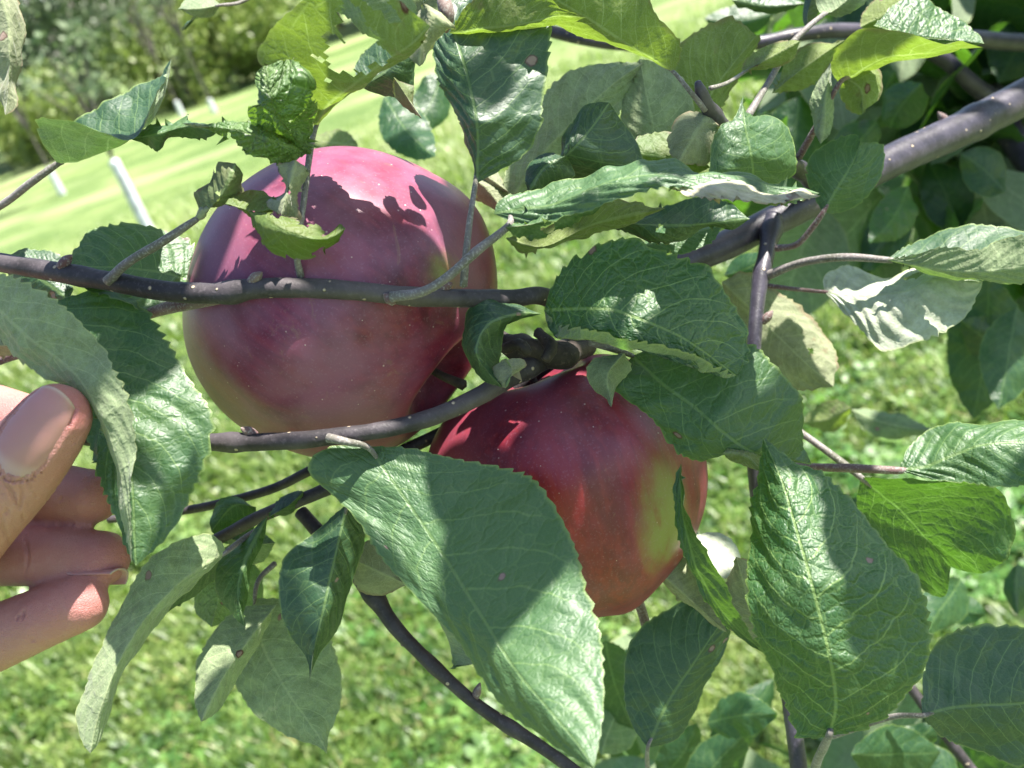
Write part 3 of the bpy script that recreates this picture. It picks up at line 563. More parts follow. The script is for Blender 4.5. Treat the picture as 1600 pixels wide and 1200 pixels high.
LF([(985, 240), (1040, 245), (1110, 262)], [(985, 240), (1000, 214), (1060, 214), (1110, 262)], [(985, 240), (1010, 270), (1070, 275), (1110, 262)], dep=.275, mat='yellow', side='T', lab='small leaf blotched with dark brown behind the rolled leaf', teeth=.0012)
LF([(1108, 180), (1085, 210), (1060, 255)], [(1108, 180), (1060, 190), (1045, 225), (1060, 255)], [(1108, 180), (1118, 215), (1100, 250), (1060, 255)], dep=.268, side='U', mat='old', wave=.002, teeth=.0015)
LF([(795, 300), (760, 275), (742, 260)], [(795, 300), (750, 298), (742, 260)], [(795, 300), (770, 262), (742, 260)], dep=.30, side='U', mat='old')
LF([(745, 282), (765, 300), (790, 335)], [(745, 282), (742, 310), (790, 335)], [(745, 282), (790, 290), (790, 335)], dep=.30, mat='old', side='U')
# upper right cluster
LF([(1311, 131), (1380, 92), (1450, 82), (1536, 74)], [(1311, 131), (1297, 100), (1318, 60), (1350, 41), (1400, 50), (1450, 68), (1490, 74), (1536, 74)], [(1311, 131), (1350, 112), (1400, 97), (1450, 88), (1536, 74)],
   dep=[.312, .300, .29], side='U', mat='yellow', off=(-.012, .006), teeth=.0007, lab='leaf underside with a sunlit yellow patch at upper right', stalk=[(1248, 246, .322), (1280, 190, .312), (1311, 131, .305)], sr=5, smat=STALKR)
LF([(1365, 40), (1425, 56), (1480, 60), (1538, 68)], [(1365, 40), (1400, 5), (1440, -8), (1480, 12), (1520, 38), (1538, 68)], [(1365, 40), (1420, 66), (1480, 76), (1538, 68)], dep=.315, mat='quilt', off=(.004, .002), teeth=.001, lab='darker veined leaf top just above the yellow patched underside')
LF([(1345, 42), (1385, 20), (1432, -25)], [(1345, 42), (1350, 15), (1385, -15), (1432, -25)], [(1345, 42), (1400, 60), (1428, 20), (1432, -25)], dep=.325, side='U', mat='yellow')
LF([(1318, 120), (1345, 140), (1348, 178)], [(1318, 120), (1312, 150), (1330, 176), (1348, 178)], [(1318, 120), (1368, 108), (1372, 150), (1348, 178)], dep=.31, side='U', mat='yellow', lab='rounded lobe with a brown tip at upper right')
LF([(1206, 146), (1250, 110), (1320, 62)], [(1206, 146), (1230, 90), (1280, 68), (1320, 62)], [(1206, 146), (1265, 140), (1300, 100), (1320, 62)], dep=.32, side='U', mat='yellow')
LF([(1285, 24), (1310, 12), (1350, -25)], [(1285, 24), (1275, 0), (1300, -30), (1350, -25)], [(1285, 24), (1320, 22), (1350, 0), (1350, -25)], dep=.30, side='U', mat='dark', stalk=[(1168, 182, .29), (1200, 130, .295), (1240, 65, .298), (1285, 24, .30)], sr=5)
LF([(1262, 50), (1262, 20), (1275, -25)], [(1262, 50), (1256, 20), (1262, -20), (1275, -25)], [(1262, 50), (1280, 25), (1285, -5), (1275, -25)], dep=.31, mat='dark')
LF([(1158, 116), (1200, 92), (1250, 64)], [(1158, 116), (1165, 90), (1205, 72), (1250, 64)], [(1158, 116), (1200, 108), (1235, 90), (1250, 64)], dep=.29, side='U', mat='yellow', stalk=[(1110, 138, .275), (1135, 130, .28), (1158, 116, .29)], sr=3)
LF([(1282, 225), (1290, 150), (1300, 95)], [(1282, 225), (1272, 160), (1300, 95)], [(1282, 225), (1300, 170), (1300, 95)], dep=.305, side='U', mat='mid', teeth=.0006)
LF([(1143, 0), (1200, 10), (1262, 5)], [(1143, 0), (1180, -25), (1262, 5)], [(1143, 0), (1200, 24), (1262, 5)], dep=.36, mat='dark')
# dark and blurred leaves farther back on the right: traced by eye, each at its own depth
def far(base, tip, w, d, side='T', mat='far', bend=0, tilt=.0, lab=None):
    bx, by = base; tx, ty = tip; dx, dy = tx-bx, ty-by; L = math.hypot(dx, dy); nx, ny = -dy/L, dx/L
    prof = ((0, 0), (.12, .55), (.3, .92), (.5, 1), (.7, .82), (.88, .4), (1, 0))
    md = [(bx+dx*t+nx*bend*math.sin(math.pi*t), by+dy*t+ny*bend*math.sin(math.pi*t)) for t in (0, .25, .5, .75, 1)]
    def e(s): return [(bx+dx*t+nx*(bend*math.sin(math.pi*t)+s*w*k), by+dy*t+ny*(bend*math.sin(math.pi*t)+s*w*k)) for t, k in prof]
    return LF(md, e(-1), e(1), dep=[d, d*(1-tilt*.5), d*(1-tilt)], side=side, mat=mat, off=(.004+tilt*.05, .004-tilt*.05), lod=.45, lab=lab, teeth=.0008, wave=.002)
FARL = [((1545, 430), (1520, 655), 62, .52, 'T'), ((1415, 310), (1345, 425), 34, .55, 'T'), ((1590, 380), (1560, 480), 40, .6, 'T'), ((1500, 300), (1540, 480), 50, .66, 'T'),
        ((1470, 250), (1420, 160), 45, .58, 'T'), ((1545, 60), (1480, 175), 45, .62, 'T'), ((1600, 20), (1560, 130), 45, .6, 'T'), ((1550, 250), (1490, 320), 45, .62, 'T'), ((1600, 330), (1530, 260), 40, .6, 'T'),
        ((1250, 150), (1230, 330), 55, .55, 'T'), ((1330, 200), (1400, 110), 40, .56, 'T'), ((1330, 640), (1460, 672), 22, .48, 'U'), ((1330, 636), (1255, 660), 24, .48, 'U'),
        ((1340, 775), (1300, 900), 26, .50, 'T'), ((1500, 905), (1445, 990), 36, .50, 'T'), ((1590, 880), (1590, 960), 20, .5, 'T'), ((945, 1000), (990, 1140), 40, .40, 'T'), ((940, 1180), (990, 1080), 40, .42, 'U'),
        ((1105, 1130), (1215, 1115), 36, .44, 'T'), ((1080, 1240), (1170, 1140), 40, .46, 'T'), ((1330, 1180), (1470, 1175), 45, .42, 'T'), ((1500, 1230), (1400, 1180), 40, .45, 'T'),
        ((600, 150), (680, 245), 38, .44, 'T'), ((690, 115), (640, 210), 32, .46, 'T'), ((560, 228), (480, 215), 16, .40, 'U'), ((850, 170), (838, 260), 20, .42, 'T'), ((860, 200), (930, 100), 26, .42, 'T'),
        ((1130, 430), (1200, 400), 26, .40, 'T'), ((1150, 640), (1170, 560), 20, .42, 'T'), ((1210, 20), (1100, 30), 26, .55, 'T'), ((1550, 380), (1470, 440), 34, .56, 'T'),
        ((1590, 480), (1560, 640), 45, .5, 'T'), ((1500, 360), (1450, 250), 40, .55, 'T'), ((1570, 300), (1500, 240), 38, .52, 'T'), ((1420, 290), (1360, 380), 30, .5, 'T'), ((1600, 560), (1500, 500), 36, .54, 'T'),
        ((1110, 1200), (1210, 1060), 34, .5, 'T'), ((1360, 1230), (1460, 1130), 40, .46, 'T'), ((1500, 1210), (1590, 1130), 36, .5, 'T'), ((1030, 1220), (1090, 1130), 34, .5, 'T'), ((1540, 960), (1480, 930), 26, .5, 'T'), ((960, 1090), (985, 1010), 24, .45, 'T'),
        ((1150, 250), (1230, 180), 36, .5, 'T'), ((1370, 190), (1300, 280), 36, .52, 'T'), ((1440, 130), (1390, 200), 34, .5, 'T')]
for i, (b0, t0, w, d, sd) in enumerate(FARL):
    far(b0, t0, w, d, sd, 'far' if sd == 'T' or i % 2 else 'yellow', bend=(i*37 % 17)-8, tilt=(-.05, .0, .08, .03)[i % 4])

# loose foliage of the same tree: behind on the right; overhead, unseen leaves added to shade the fruit
def random_leaf(base, d, n, L, seed, hw=None):
    d = d.normalized(); n = (n-d*n.dot(d)).normalized(); s = d.cross(n)
    w = hw or L*random.uniform(.27, .36); cur = random.uniform(-.05, .22)*L; fold = random.uniform(.0, .30)*w
    t = np.linspace(0, 1, 9); prof = np.sin(np.pi*np.clip(t, 0, 1)**.85)**.8
    mid = np.array([base+d*L*x-n*cur*x*x for x in t])
    rl = np.array([Vector(mid[i])+s*w*prof[i]+n*fold*prof[i] for i in range(9)])
    ll = np.array([Vector(mid[i])-s*w*prof[i]+n*fold*prof[i] for i in range(9)])
    return [(-1., ll), (0., mid), (1., rl)]
def foliage_cloud(name, items, kind, parent, label=None):
    V = []; Fc = []; A1 = []; A2 = []; off = 0
    for it in items:
        b0, d, n, L = it[:4]; hw = it[4] if len(it) > 4 else None
        _seed[0] += 1
        me = leaf_mesh(random_leaf(b0, d, n, L, _seed[0], hw), lod=.14, wave=.002, teeth=.0, quilt=0)
        nv = len(me.vertices); co = np.empty(nv*3, np.float32); me.vertices.foreach_get('co', co); V.append(co)
        nf = len(me.polygons); fi = np.empty(nf*4, np.int32); me.loops.foreach_get('vertex_index', fi); Fc.append(fi.reshape(-1, 4)+off); off += nv
        a = np.empty(nv*3, np.float32); me.attributes['lf'].data.foreach_get('vector', a); A1.append(a)
        a = np.empty(nv*3, np.float32); me.attributes['ph'].data.foreach_get('vector', a); A2.append(a)
        bpy.data.meshes.remove(me)
    me = mesh(name, np.concatenate(V), np.concatenate(Fc))
    for nm, A in (('lf', A1), ('ph', A2)):
        at = me.attributes.new(nm, 'FLOAT_VECTOR', 'POINT'); at.data.foreach_set('vector', np.concatenate(A))
    return child(name, me, leaf_mat(kind), parent, kind='stuff', label=label)
def rdir(): return Vector((random.gauss(0, 1), random.gauss(0, 1), random.gauss(0, 1))).normalized()
items = []
for k in range(600):      # behind on the right
    x = random.uniform(1230, 1900); y = random.uniform(-160, 420) if random.random() < .72 else random.uniform(-160, 1300)
    if y > 330 and x < 1500: continue
    if y > 640 and random.random() < .55: continue
    d = random.uniform(.55, 1.15)
    items.append((P(x, y, d), (rdir()+Vector((-.2, 0, -.7))).normalized(), (SUN+rdir()*.6), random.uniform(.055, .085)))
for k in range(60):
    x = random.uniform(960, 1700); y = random.uniform(1000, 1400); d = random.uniform(.5, .8)
    items.append((P(x, y, d), (rdir()+Vector((-.2, 0, -.7))).normalized(), (SUN+rdir()*.6), random.uniform(.055, .08)))
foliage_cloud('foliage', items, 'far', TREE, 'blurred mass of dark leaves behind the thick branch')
# overhead leaves placed up-sun of what they shade: (x, y, depth of the shaded point, distance up-sun, leaf length)
SH = []
SHADE = [(420, 470, .26), (520, 560, .25), (640, 420, .25), (420, 330, .26), (700, 560, .26), (560, 350, .25), (640, 300, .26), (330, 560, .27), (500, 640, .25), (350, 420, .27), (740, 400, .265), (760, 850, .245), (690, 800, .25), (830, 870, .24), (600, 760, .25), (1000, 760, .26), (960, 880, .265), (880, 820, .26), (1050, 850, .27),
         (720, 120, .245), (790, 180, .245), (1000, 450, .245), (1080, 520, .245), (950, 500, .25), (1150, 640, .255), (1200, 600, .26), (1320, 1000, .23), (1350, 900, .235), (1310, 1090, .23), (1400, 1000, .23), (1280, 780, .24), (500, 900, .26), (470, 980, .26), (60, 700, .24), (100, 850, .26), (60, 950, .26), (20, 800, .24), (1040, 1060, .30), (1080, 1120, .3), (1500, 1090, .285), (1560, 1040, .28),
         (1420, 820, .31), (1250, 540, .34), (460, 1080, .29), (250, 560, .26), (150, 500, .26), (200, 1020, .25), (860, 760, .25), (1010, 680, .26), (1100, 180, .31), (900, 200, .3), (860, 620, .255)]
LIT = [(560, 250, .265), (620, 265, .27), (480, 250, .265), (530, 745, .249), (600, 800, .245), (570, 770, .247), (630, 850, .241), (850, 1050, .215), (900, 1130, .208), (820, 1120, .212), (880, 1000, .215), (925, 1060, .21), (1190, 800, .24), (1190, 900, .238), (1205, 1000, .238), (1225, 1090, .236), (1215, 950, .23),
       (1330, 450, .31), (1300, 440, .313), (1350, 500, .30), (1400, 440, .30), (1100, 280, .234), (1200, 295, .234), (1000, 280, .236), (900, 290, .24), (1200, 215, .27), (1220, 250, .27), (1500, 715, .275), (1560, 735, .272), (1460, 700, .28), (600, 20, .233), (560, 10, .234), (430, 130, .232), (460, 160, .232), (440, 200, .232),
       (950, 60, .258), (1030, 80, .26), (470, 60, .24), (500, 110, .24), (1400, 75, .305), (850, 620, .27), (880, 640, .262), (860, 600, .27), (800, 660, .268), (820, 640, .268), (200, 400, .262), (250, 400, .265), (160, 390, .262), (240, 680, .243), (260, 740, .242), (240, 800, .24), (280, 640, .245), (300, 680, .245), (950, 395, .245), (1000, 400, .24),
       (340, 300, .236), (460, 290, .232), (480, 350, .232), (60, 430, .255), (130, 430, .25), (1500, 200, .38), (1420, 235, .37), (950, 600, .256), (1110, 860, .288), (1140, 850, .29), (820, 15, .244), (1080, 930, .284), (1380, 760, .31), (1530, 860, .31), (660, 10, .235), (40, 1000, 1.9)]
LIT = [P(*p) for p in LIT[:-1]]
def inside(it, pt, grow=0.0):
    """does this leaf shade the point?"""
    b0, d, n, L = it[:4]; hw = it[4] if len(it) > 4 else L*.30
    w_ = b0-pt
    if w_.dot(SUN) < 0: return False
    q = pt+SUN*(w_.dot(SUN))-b0; s_ = d.cross(SUN).normalized(); dp = (d-SUN*d.dot(SUN))
    a = q.dot(dp)/max(dp.length_squared, 1e-6)/(L+grow*2)*1.0; b_ = q.dot(s_)/(hw+grow)
    return (2*a-1)**2+b_*b_ < 1
def clear(it, grow=.003): return not any(inside(it, p, grow) for p in LIT)
SHD = [((700, 720, .247), (915, 950, .208), .0165), ((700, 270, .27), (800, 340, .285), .014), ((900, 660, .268), (1060, 900, .275), .020), ((1345, 680, .246), (1345, 1170, .230), .0170),
       ((860, 470, .25), (1180, 570, .243), .016), ((890, 420, .25), (1150, 470, .243), .010), ((-100, 780, .24), (150, 640, .228), .017), ((-80, 800, .26), (230, 790, .26), .014), ((-80, 880, .26), (230, 890, .25), .014), ((-60, 1010, .25), (150, 960, .25), .012), ((90, 450, .262), (300, 600, .255), .016),
       ((770, 10, .245), (745, 290, .25), .015), ((520, 780, .26), (480, 1080, .256), .013), ((150, 1190, .245), (330, 830, .265), .018), ((310, 1140, .27), (440, 930, .28), .014), ((430, 930, .296), (520, 1190, .288), .018),
       ((1130, 950, .30), (1000, 1180, .30), .018), ((1430, 1060, .285), (1680, 1100, .285), .022), ((-60, 460, .238), (150, 600, .23), .012), ((1000, 240, .30), (1190, 30, .31), .02), ((790, 300, .30), (1000, 110, .30), .018),
       ((290, 560, .265), (560, 620, .25), .022), ((440, 540, .25), (720, 520, .26), .022), ((1120, 430, .345), (1320, 600, .345), .025), ((1280, 340, .31), (1350, 205, .31), .011), ((960, 600, .262), (1270, 700, .258), .017), ((1340, 800, .31), (1490, 900, .318), .014),
       ((1350, 170, .39), (1620, 260, .39), .01), ((300, 420, .26), (360, 640, .27), .014), ((660, 300, .27), (760, 500, .27), .016)]
def sil(a, b_, hw, hgt, bend):
    A = P(*a)+SUN*hgt; B = P(*b_)+SUN*(hgt+bend); return (A, (B-A).normalized(), SUN, (B-A).length, hw)
for i, (a, b_, hw) in enumerate(SHD):
    for k in (1, .8, .6, .45):
        it = sil(a, b_, hw*k, .24+.17*((i*7) % 10)/10, .012*((i*3) % 5-2))
        if clear(it, .001): SH.append(it); break
# add unseen shade leaves over the rest, skipping sun paths to the lit points
for gx in range(70, 1480, 50):
    for gy in range(60, 1160, 50):
        if (gx < 330 and gy < 330) or (gx < 420 and gy > 1000) or (560 < gx < 760 and gy > 960) or random.random() < .12: continue
        pt = P(gx+random.uniform(-20, 20), gy+random.uniform(-20, 20), .25)
        if any(inside(it, pt) for it in SH) or any((pt-SUN*(pt-l).dot(SUN)-l).length < .006 for l in LIT): continue
        for _try in range(14):
            L = random.uniform(.042, .066)*(1 if _try < 7 else .7); dd = rdir(); dd = (dd-SUN*dd.dot(SUN)*.85).normalized()
            it = (pt+SUN*random.uniform(.2, .45)-dd*L*.5, dd, SUN+rdir()*.25, L)
            if clear(it): SH.append(it); break
for k in range(36):       # a looser layer higher up
    c = P(random.uniform(-100, 2100), random.uniform(-900, -250), random.uniform(.3, .9))+SUN*random.uniform(.15, .6)
    it = (c, rdir(), SUN+rdir()*.5, random.uniform(.06, .08))
    if clear(it): SH.append(it)
for k in range(230):  # more added leaves, to darken the foliage behind on the right
    x = random.uniform(1250, 1900); y = random.uniform(-100, 420) if random.random() < .75 else random.uniform(400, 1200)
    it = (P(x, y, random.uniform(.5, 1.0))+SUN*random.uniform(.45, .8), rdir(), SUN+rdir()*.3, random.uniform(.07, .09))
    if clear(it): SH.append(it)
foliage_cloud('foliage', SH, 'mid', TREE)  # unseen overhead leaves, put in for the shade they cast
# trunk, standing to the right of the picture, with the limbs the branches spring from
child('trunk', tube_mesh([BASE+Vector((0, 0, -.05)), BASE+Vector((.01, .02, .5)), BASE+Vector((-.03, 0, 1.0)), BASE+Vector((.02, .03, 1.7)), BASE+Vector((0, 0, 2.3))], [.055, .045, .042, .034, .02], 24, .12, n=120), BARKD, TREE)
j = P(2250, -330, .62)
child('limb', tube_mesh([BASE+Vector((-.02, 0, 1.15)), (BASE+Vector((0, 0, 1.25))+j)/2, j], [.030, .024, .019], 20, .08), BARKT, TREE)
j2 = P(2000, -150, .7)
child('limb', tube_mesh([BASE+Vector((0, 0, 1.4)), (BASE+Vector((0, 0, 1.5))+j2)/2, j2], [.020, .012, .008], 16, .08), BARKT, TREE)
# dry bud at the top edge
child('bud', tube_mesh([P(686, -25, .243), P(694, 5, .241), P(700, 28, .241), P(697, 50, .243)], [.0008, .0020, .0018, .0006], 12, .25), STALKR, TREE, label='dry purplish bud at the top edge')

# ------------------------------------------------------------------ apples
def apple_mat(name, seed, gpt, grad, bloom, cav, base):
    b = NB(name); co = b.n('TexCoord').outputs['Object']
    st = b.vscale(co, (1, 1, .34)); off = b.vadd(co, (seed, seed*.7, 0))
    n1 = b.noise(b.vadd(st, (seed, 0, 0)), 60, 5, .62, .4); n2 = b.noise(b.vadd(st, (0, seed, 0)), 190, 4, .6); n3 = b.noise(off, 38, 4, .6); n4 = b.noise(off, 14, 3)
    c = b.mix(b.ramp(n1, .40, .62), base[0], base[1])
    c = b.mix(b.math('MULTIPLY', b.ramp(n2, .5, .72), .5), c, base[3])
    n5 = b.noise(b.vadd(b.vscale(co, (1, 1, .10)), (seed*2, 0, 0)), 420, 4, .65, .6)
    c = b.mix(b.math('MULTIPLY', b.ramp(n5, .50, .62), .45), c, base[3])
    c = b.mix(b.math('MULTIPLY', b.ramp(n5, .48, .38), .45), c, base[1])
    # bloom
    c = b.mix(b.math('MULTIPLY', b.ramp(b.math('ADD', b.math('MULTIPLY', n3, .6), b.math('MULTIPLY', n4, .4)), .40, .60), bloom), c, base[2])
    # ground colour showing through
    dv = b.n('VectorMath', operation='DISTANCE'); b.put(dv.inputs[0], b.vscale(co, (1, 1, .55))); dv.inputs[1].default_value = (gpt[0], gpt[1], gpt[2]*.55)
    g = b.ramp(b.math('ADD', dv.outputs['Value'], b.math('MULTIPLY', b.math('SUBTRACT', n1, .5), .018)), grad[1], grad[0])
    c = b.mix(b.math('MULTIPLY', g, .9), c, b.mix(b.ramp(n2, .45, .75), (.22, .25, .055), (.22, .10, .03)))
    sp = b.n('SeparateXYZ'); b.put(sp.inputs[0], co)
    cv = b.ramp(b.math('ADD', sp.outputs[2], b.math('MULTIPLY', n1, .006)), cav, cav+.008)
    c = b.mix(b.math('MULTIPLY', cv, .75), c, (.20, .19, .07))
    vs = b.n('TexVoronoi'); b.put(vs.inputs['Vector'], co); vs.inputs['Scale'].default_value = 330
    sc = b.n('SeparateColor'); b.put(sc.inputs[0], vs.outputs['Color'])
    dot = b.math('MULTIPLY', b.ramp(vs.outputs['Distance'], b.math('ADD', .05, b.math('MULTIPLY', sc.outputs[1], .08)), .03), b.math('LESS_THAN', sc.outputs[0], .7))
    c = b.mix(b.math('MULTIPLY', dot, .8), c, (.58, .42, .38))
    c = b.mix(b.math('MULTIPLY', b.ramp(b.noise(co, 1600, 2), .56, .70), .14), c, (.4, .25, .32))
    c = b.mix(b.math('MULTIPLY', b.ramp(b.noise(b.vadd(co, (seed*3, 0, 0)), 95, 5, .7, 1.5), .63, .72), .35), c, (.26, .15, .09))
    rg = b.math('ADD', .24, b.math('MULTIPLY', n3, .30))
    return b.done(b.bsdf(c, rg, .5, b.bump(b.math('ADD', b.noise(co, 45, 2), b.math('MULTIPLY', dot, .2)), .6, .0006), Subsurface_Weight=.02, Subsurface_Radius=(.01, .003, .002), Subsurface_Scale=.3))
def apple(name, ctr, axis, rad, hgt, taper, lobes, mat, label, seed):
    V = []; NU_, NV_ = 140, 120
    for i in range(NV_):
        t = math.pi*i/(NV_-1)            # 0 stem end
        for k in range(NU_):
            a = 2*math.pi*k/NU_
            s = math.sin(t); c = math.cos(t)
            r = s*(1+.10*c*(1 if c > 0 else .3)) + taper*c*s
            z = c*hgt
            z -= .40*hgt*math.exp(-(s/.26)**2) if c > 0 else -.22*hgt*math.exp(-(s/.22)**2)
            lb = lobes*math.cos(5*a+seed)*(max(0, -c)**1.5+.25*max(0, c))
            nz = mnoise.noise(Vector((math.cos(a)*s*1.3+seed, math.sin(a)*s*1.3, c*1.3)))*.045
            rr = r*(1+lb+nz)
            z += -abs(lb)*0+lobes*.5*hgt*math.cos(5*a+seed)*math.exp(-((s-.35)/.2)**2)*(-1 if c < 0 else .5)
            V.append((rad*rr*math.cos(a), rad*rr*math.sin(a), z))
    Fc = []
    for i in range(NV_-1):
        for k in range(NU_):
            k2 = (k+1) % NU_; Fc.append((i*NU_+k, (i+1)*NU_+k, (i+1)*NU_+k2, i*NU_+k2))
    root = empty(name, ctr, label, 'apple', 'apples hanging on the tree')
    q = axis.to_track_quat('Z', 'Y')
    me = mesh('skin', V, Fc); me.materials.append(mat)
    o = bpy.data.objects.new('fruit', me); link(o, root); o.rotation_mode = 'QUATERNION'; o.rotation_quaternion = q
    top = .60*hgt
    me = tube_mesh([(0, 0, top-.002), (.0005, 0, top+.009), (.002, .001, top+.017)], [.0016, .0012, .0017], 10, .1); me.materials.append(BARKD)
    s_ = bpy.data.objects.new('stem', me); link(s_, root); s_.rotation_mode = 'QUATERNION'; s_.rotation_quaternion = q
    return root, q
def cdir(x, y, z): return (x*RT + y*UP - z*Fw).normalized()
def aloc(q, px, py, d, ctr): return q.inverted() @ (P(px, py, d)-ctr)
c1 = P(538, 476, .290); ax1 = cdir(.74, -.55, .16); q1 = ax1.to_track_quat('Z', 'Y')
r1 = 247/FPX*.290
g1 = aloc(q1, 690, 425, .258, c1)
apple('apple', c1, ax1, r1, r1*.93, -.05, .010, apple_mat('apple_skin_purple', 3, g1, (.001, .008), .78, .0400, ((.190, .018, .050), (.085, .008, .024), (.25, .090, .150), (.22, .026, .036))), 'larger purple red apple at upper left, crossed by the slim branch', 1)
c2 = P(888, 762, .296); ax2 = cdir(-.28, .90, .10); q2 = ax2.to_track_quat('Z', 'Y')
r2 = 214/FPX*.296
g2 = aloc(q2, 1030, 800, .268, c2)
apple('apple', c2, ax2, r2, r2*.98, .05, .035, apple_mat('apple_skin_red', 8, g2, (.002, .012), .55, .041, ((.230, .010, .022), (.115, .006, .014), (.26, .065, .100), (.26, .020, .018))), 'redder lower apple with a yellow green patch, half behind the largest front leaf', 2)

# ------------------------------------------------------------------ the hand (person)
def skin_mat():
    b = NB('skin'); co = b.n('TexCoord').outputs['Object']
    n1 = b.noise(co, 55, 4, .6); n2 = b.noise(co, 700, 3, .6); v = b.vor(co, 1500, 'DISTANCE_TO_EDGE')
    red = b.n('Attribute', attribute_name='red').outputs['Fac']
    c = b.mix(b.ramp(n1, .3, .7), (.40, .185, .155), (.46, .225, .190))
    c = b.mix(b.math('MULTIPLY', red, .6), c, (.40, .105, .115))
    c = b.mix(b.math('MULTIPLY', b.ramp(n2, .55, .7), .15), c, (.50, .33, .26))
    h = b.math('ADD', b.math('MULTIPLY', n2, .6), b.math('MULTIPLY', b.ramp(v, 0, .15), .5))
    return b.done(b.bsdf(c, .46, .4, b.bump(b.math('ADD', h, b.math('MULTIPLY', b.noise(b.vscale(co, (.4, 1, 1)), 260, 4, .6), 1.2)), 1.0, .00014), Subsurface_Weight=.15, Subsurface_Radius=(.006, .002, .0012), Subsurface_Scale=.5))
def nail_mat():
    b = NB('nail'); co = b.n('Attribute', attribute_name='lf').outputs['Vector']
    sx = b.n('SeparateXYZ'); b.put(sx.inputs[0], co)
    c = b.mix(b.ramp(sx.outputs[0], .955, 1.0), (.40, .20, .185), (.44, .32, .26))
    c = b.mix(b.ramp(sx.outputs[0], .20, .08), c, (.45, .28, .26))
    return b.done(b.bsdf(c, .36, .4, b.bump(b.noise(b.vscale(co, (1, 14, 1)), 3, 2), .3, .0001), Subsurface_Weight=.15, Subsurface_Radius=(.004, .0015, .001), Subsurface_Scale=.5))
def chain(pts, n_per=10):
    """pts (x,y,d,r_px[,flatten]) -> list of (pos, radius m)"""
    a = np.array([(*P(p[0], p[1], p[2]), p[3]/FPX*p[2]) for p in pts]); return resample(a, n_per*len(pts))
chains = dict(
    thumb=[(-330, 960, .275, 120), (-190, 905, .255, 98), (-90, 850, .243, 80), (-30, 795, .236, 70), (20, 742, .232, 66), (60, 690, .229, 62), (88, 652, .228, 54)],
    index=[(-420, 640, .300, 80), (-270, 590, .290, 66), (-140, 605, .283, 56), (-60, 632, .277, 50), (20, 655, .270, 46), (70, 668, .265, 42)],
    middle=[(-400, 760, .295, 82), (-230, 745, .288, 66), (-100, 760, .277, 56), (0, 768, .270, 50), (80, 770, .264, 47), (143, 776, .260, 43)],
    ring=[(-400, 870, .290, 80), (-230, 858, .283, 64), (-100, 864, .270, 54), (0, 867, .263, 49), (90, 870, .258, 46), (160, 872, .255, 43)],
    little=[(-400, 990, .285, 76), (-240, 1040, .272, 62), (-120, 1034, .262, 56), (-30, 1006, .256, 53), (55, 970, .252, 49), (124, 942, .249, 45)],
    palm=[(-360, 700, .300, 120), (-420, 800, .298, 150), (-390, 930, .290, 130)],
    palm2=[(-330, 640, .302, 85), (-350, 800, .298, 105), (-330, 960, .288, 92)],
    wrist=[(-400, 820, .297, 150), (-620, 900, .292, 165), (-800, 980, .285, 170), (-1100, 1150, .27, 195)])
bm = bmesh.new()
for nm, pts in chains.items():
    q = chain(pts, 14 if nm != 'wrist' else 20)
    for s in q:
        mt = Matrix.Translation(Vector(s[:3]))
        bmesh.ops.create_icosphere(bm, subdivisions=3, radius=float(s[3]), matrix=mt)
hme = bpy.data.meshes.new('hand_src'); bm.to_mesh(hme); bm.free()
ho = bpy.data.objects.new('hand_src', hme); COL.objects.link(ho)
md = ho.modifiers.new('r', 'REMESH'); md.mode = 'VOXEL'; md.voxel_size = .0009; md.adaptivity = 0
md = ho.modifiers.new('s', 'SMOOTH'); md.iterations = 5; md.factor = .5
md = ho.modifiers.new('d', 'SUBSURF'); md.levels = 1; md.render_levels = 1
dg = bpy.context.evaluated_depsgraph_get(); hme2 = bpy.data.meshes.new_from_object(ho.evaluated_get(dg))
bpy.data.objects.remove(ho)
nv = len(hme2.vertices); co = np.empty(nv*3, np.float32); hme2.vertices.foreach_get('co', co); co = co.reshape(-1, 3)
no = np.empty(nv*3, np.float32); hme2.vertices.foreach_get('normal', no); no = no.reshape(-1, 3)
from mathutils.bvhtree import BVHTree
POL = [tuple(p.vertices) for p in hme2.polygons]
bvh = BVHTree.FromPolygons([Vector(c) for c in co.tolist()], POL)
def surf(x, y):
    h = bvh.ray_cast(CAM, ray(x, y).normalized()); return np.array(h[0] if h[0] else P(x, y, .24))
red = np.zeros(nv, np.float32)
for (x, y, r, k) in ((122, 640, .006, .9), (130, 700, .005, .6), (160, 778, .010, .8), (175, 870, .010, .8), (140, 935, .009, .7), (100, 735, .006, .5), (60, 800, .010, .6), (40, 850, .012, .5), (80, 960, .010, .5), (5, 640, .008, .6)):
    p = surf(x, y); red = np.maximum(red, k*np.exp(-((co-p)**2).sum(1)/r**2))
disp = np.zeros(nv)
def crease(pts, depth, w):
    """groove pressed into the skin along image points"""
    q = resample([tuple(surf(*p)) for p in pts], 24)
    for i in range(23):
        A, B = q[i], q[i+1]; ab = B-A; t = np.clip(((co-A)@ab)/(ab@ab+1e-12), 0, 1)
        dd = np.linalg.norm(co-(A+t[:, None]*ab), axis=1); k = math.sin(math.pi*(i+.5)/23)**.5
        g_ = -depth*k*np.exp(-(dd/w)**2)+depth*.35*k*np.exp(-((dd-2.2*w)/w)**2)
        global disp; disp = np.where(np.abs(g_) > np.abs(disp), g_, disp)
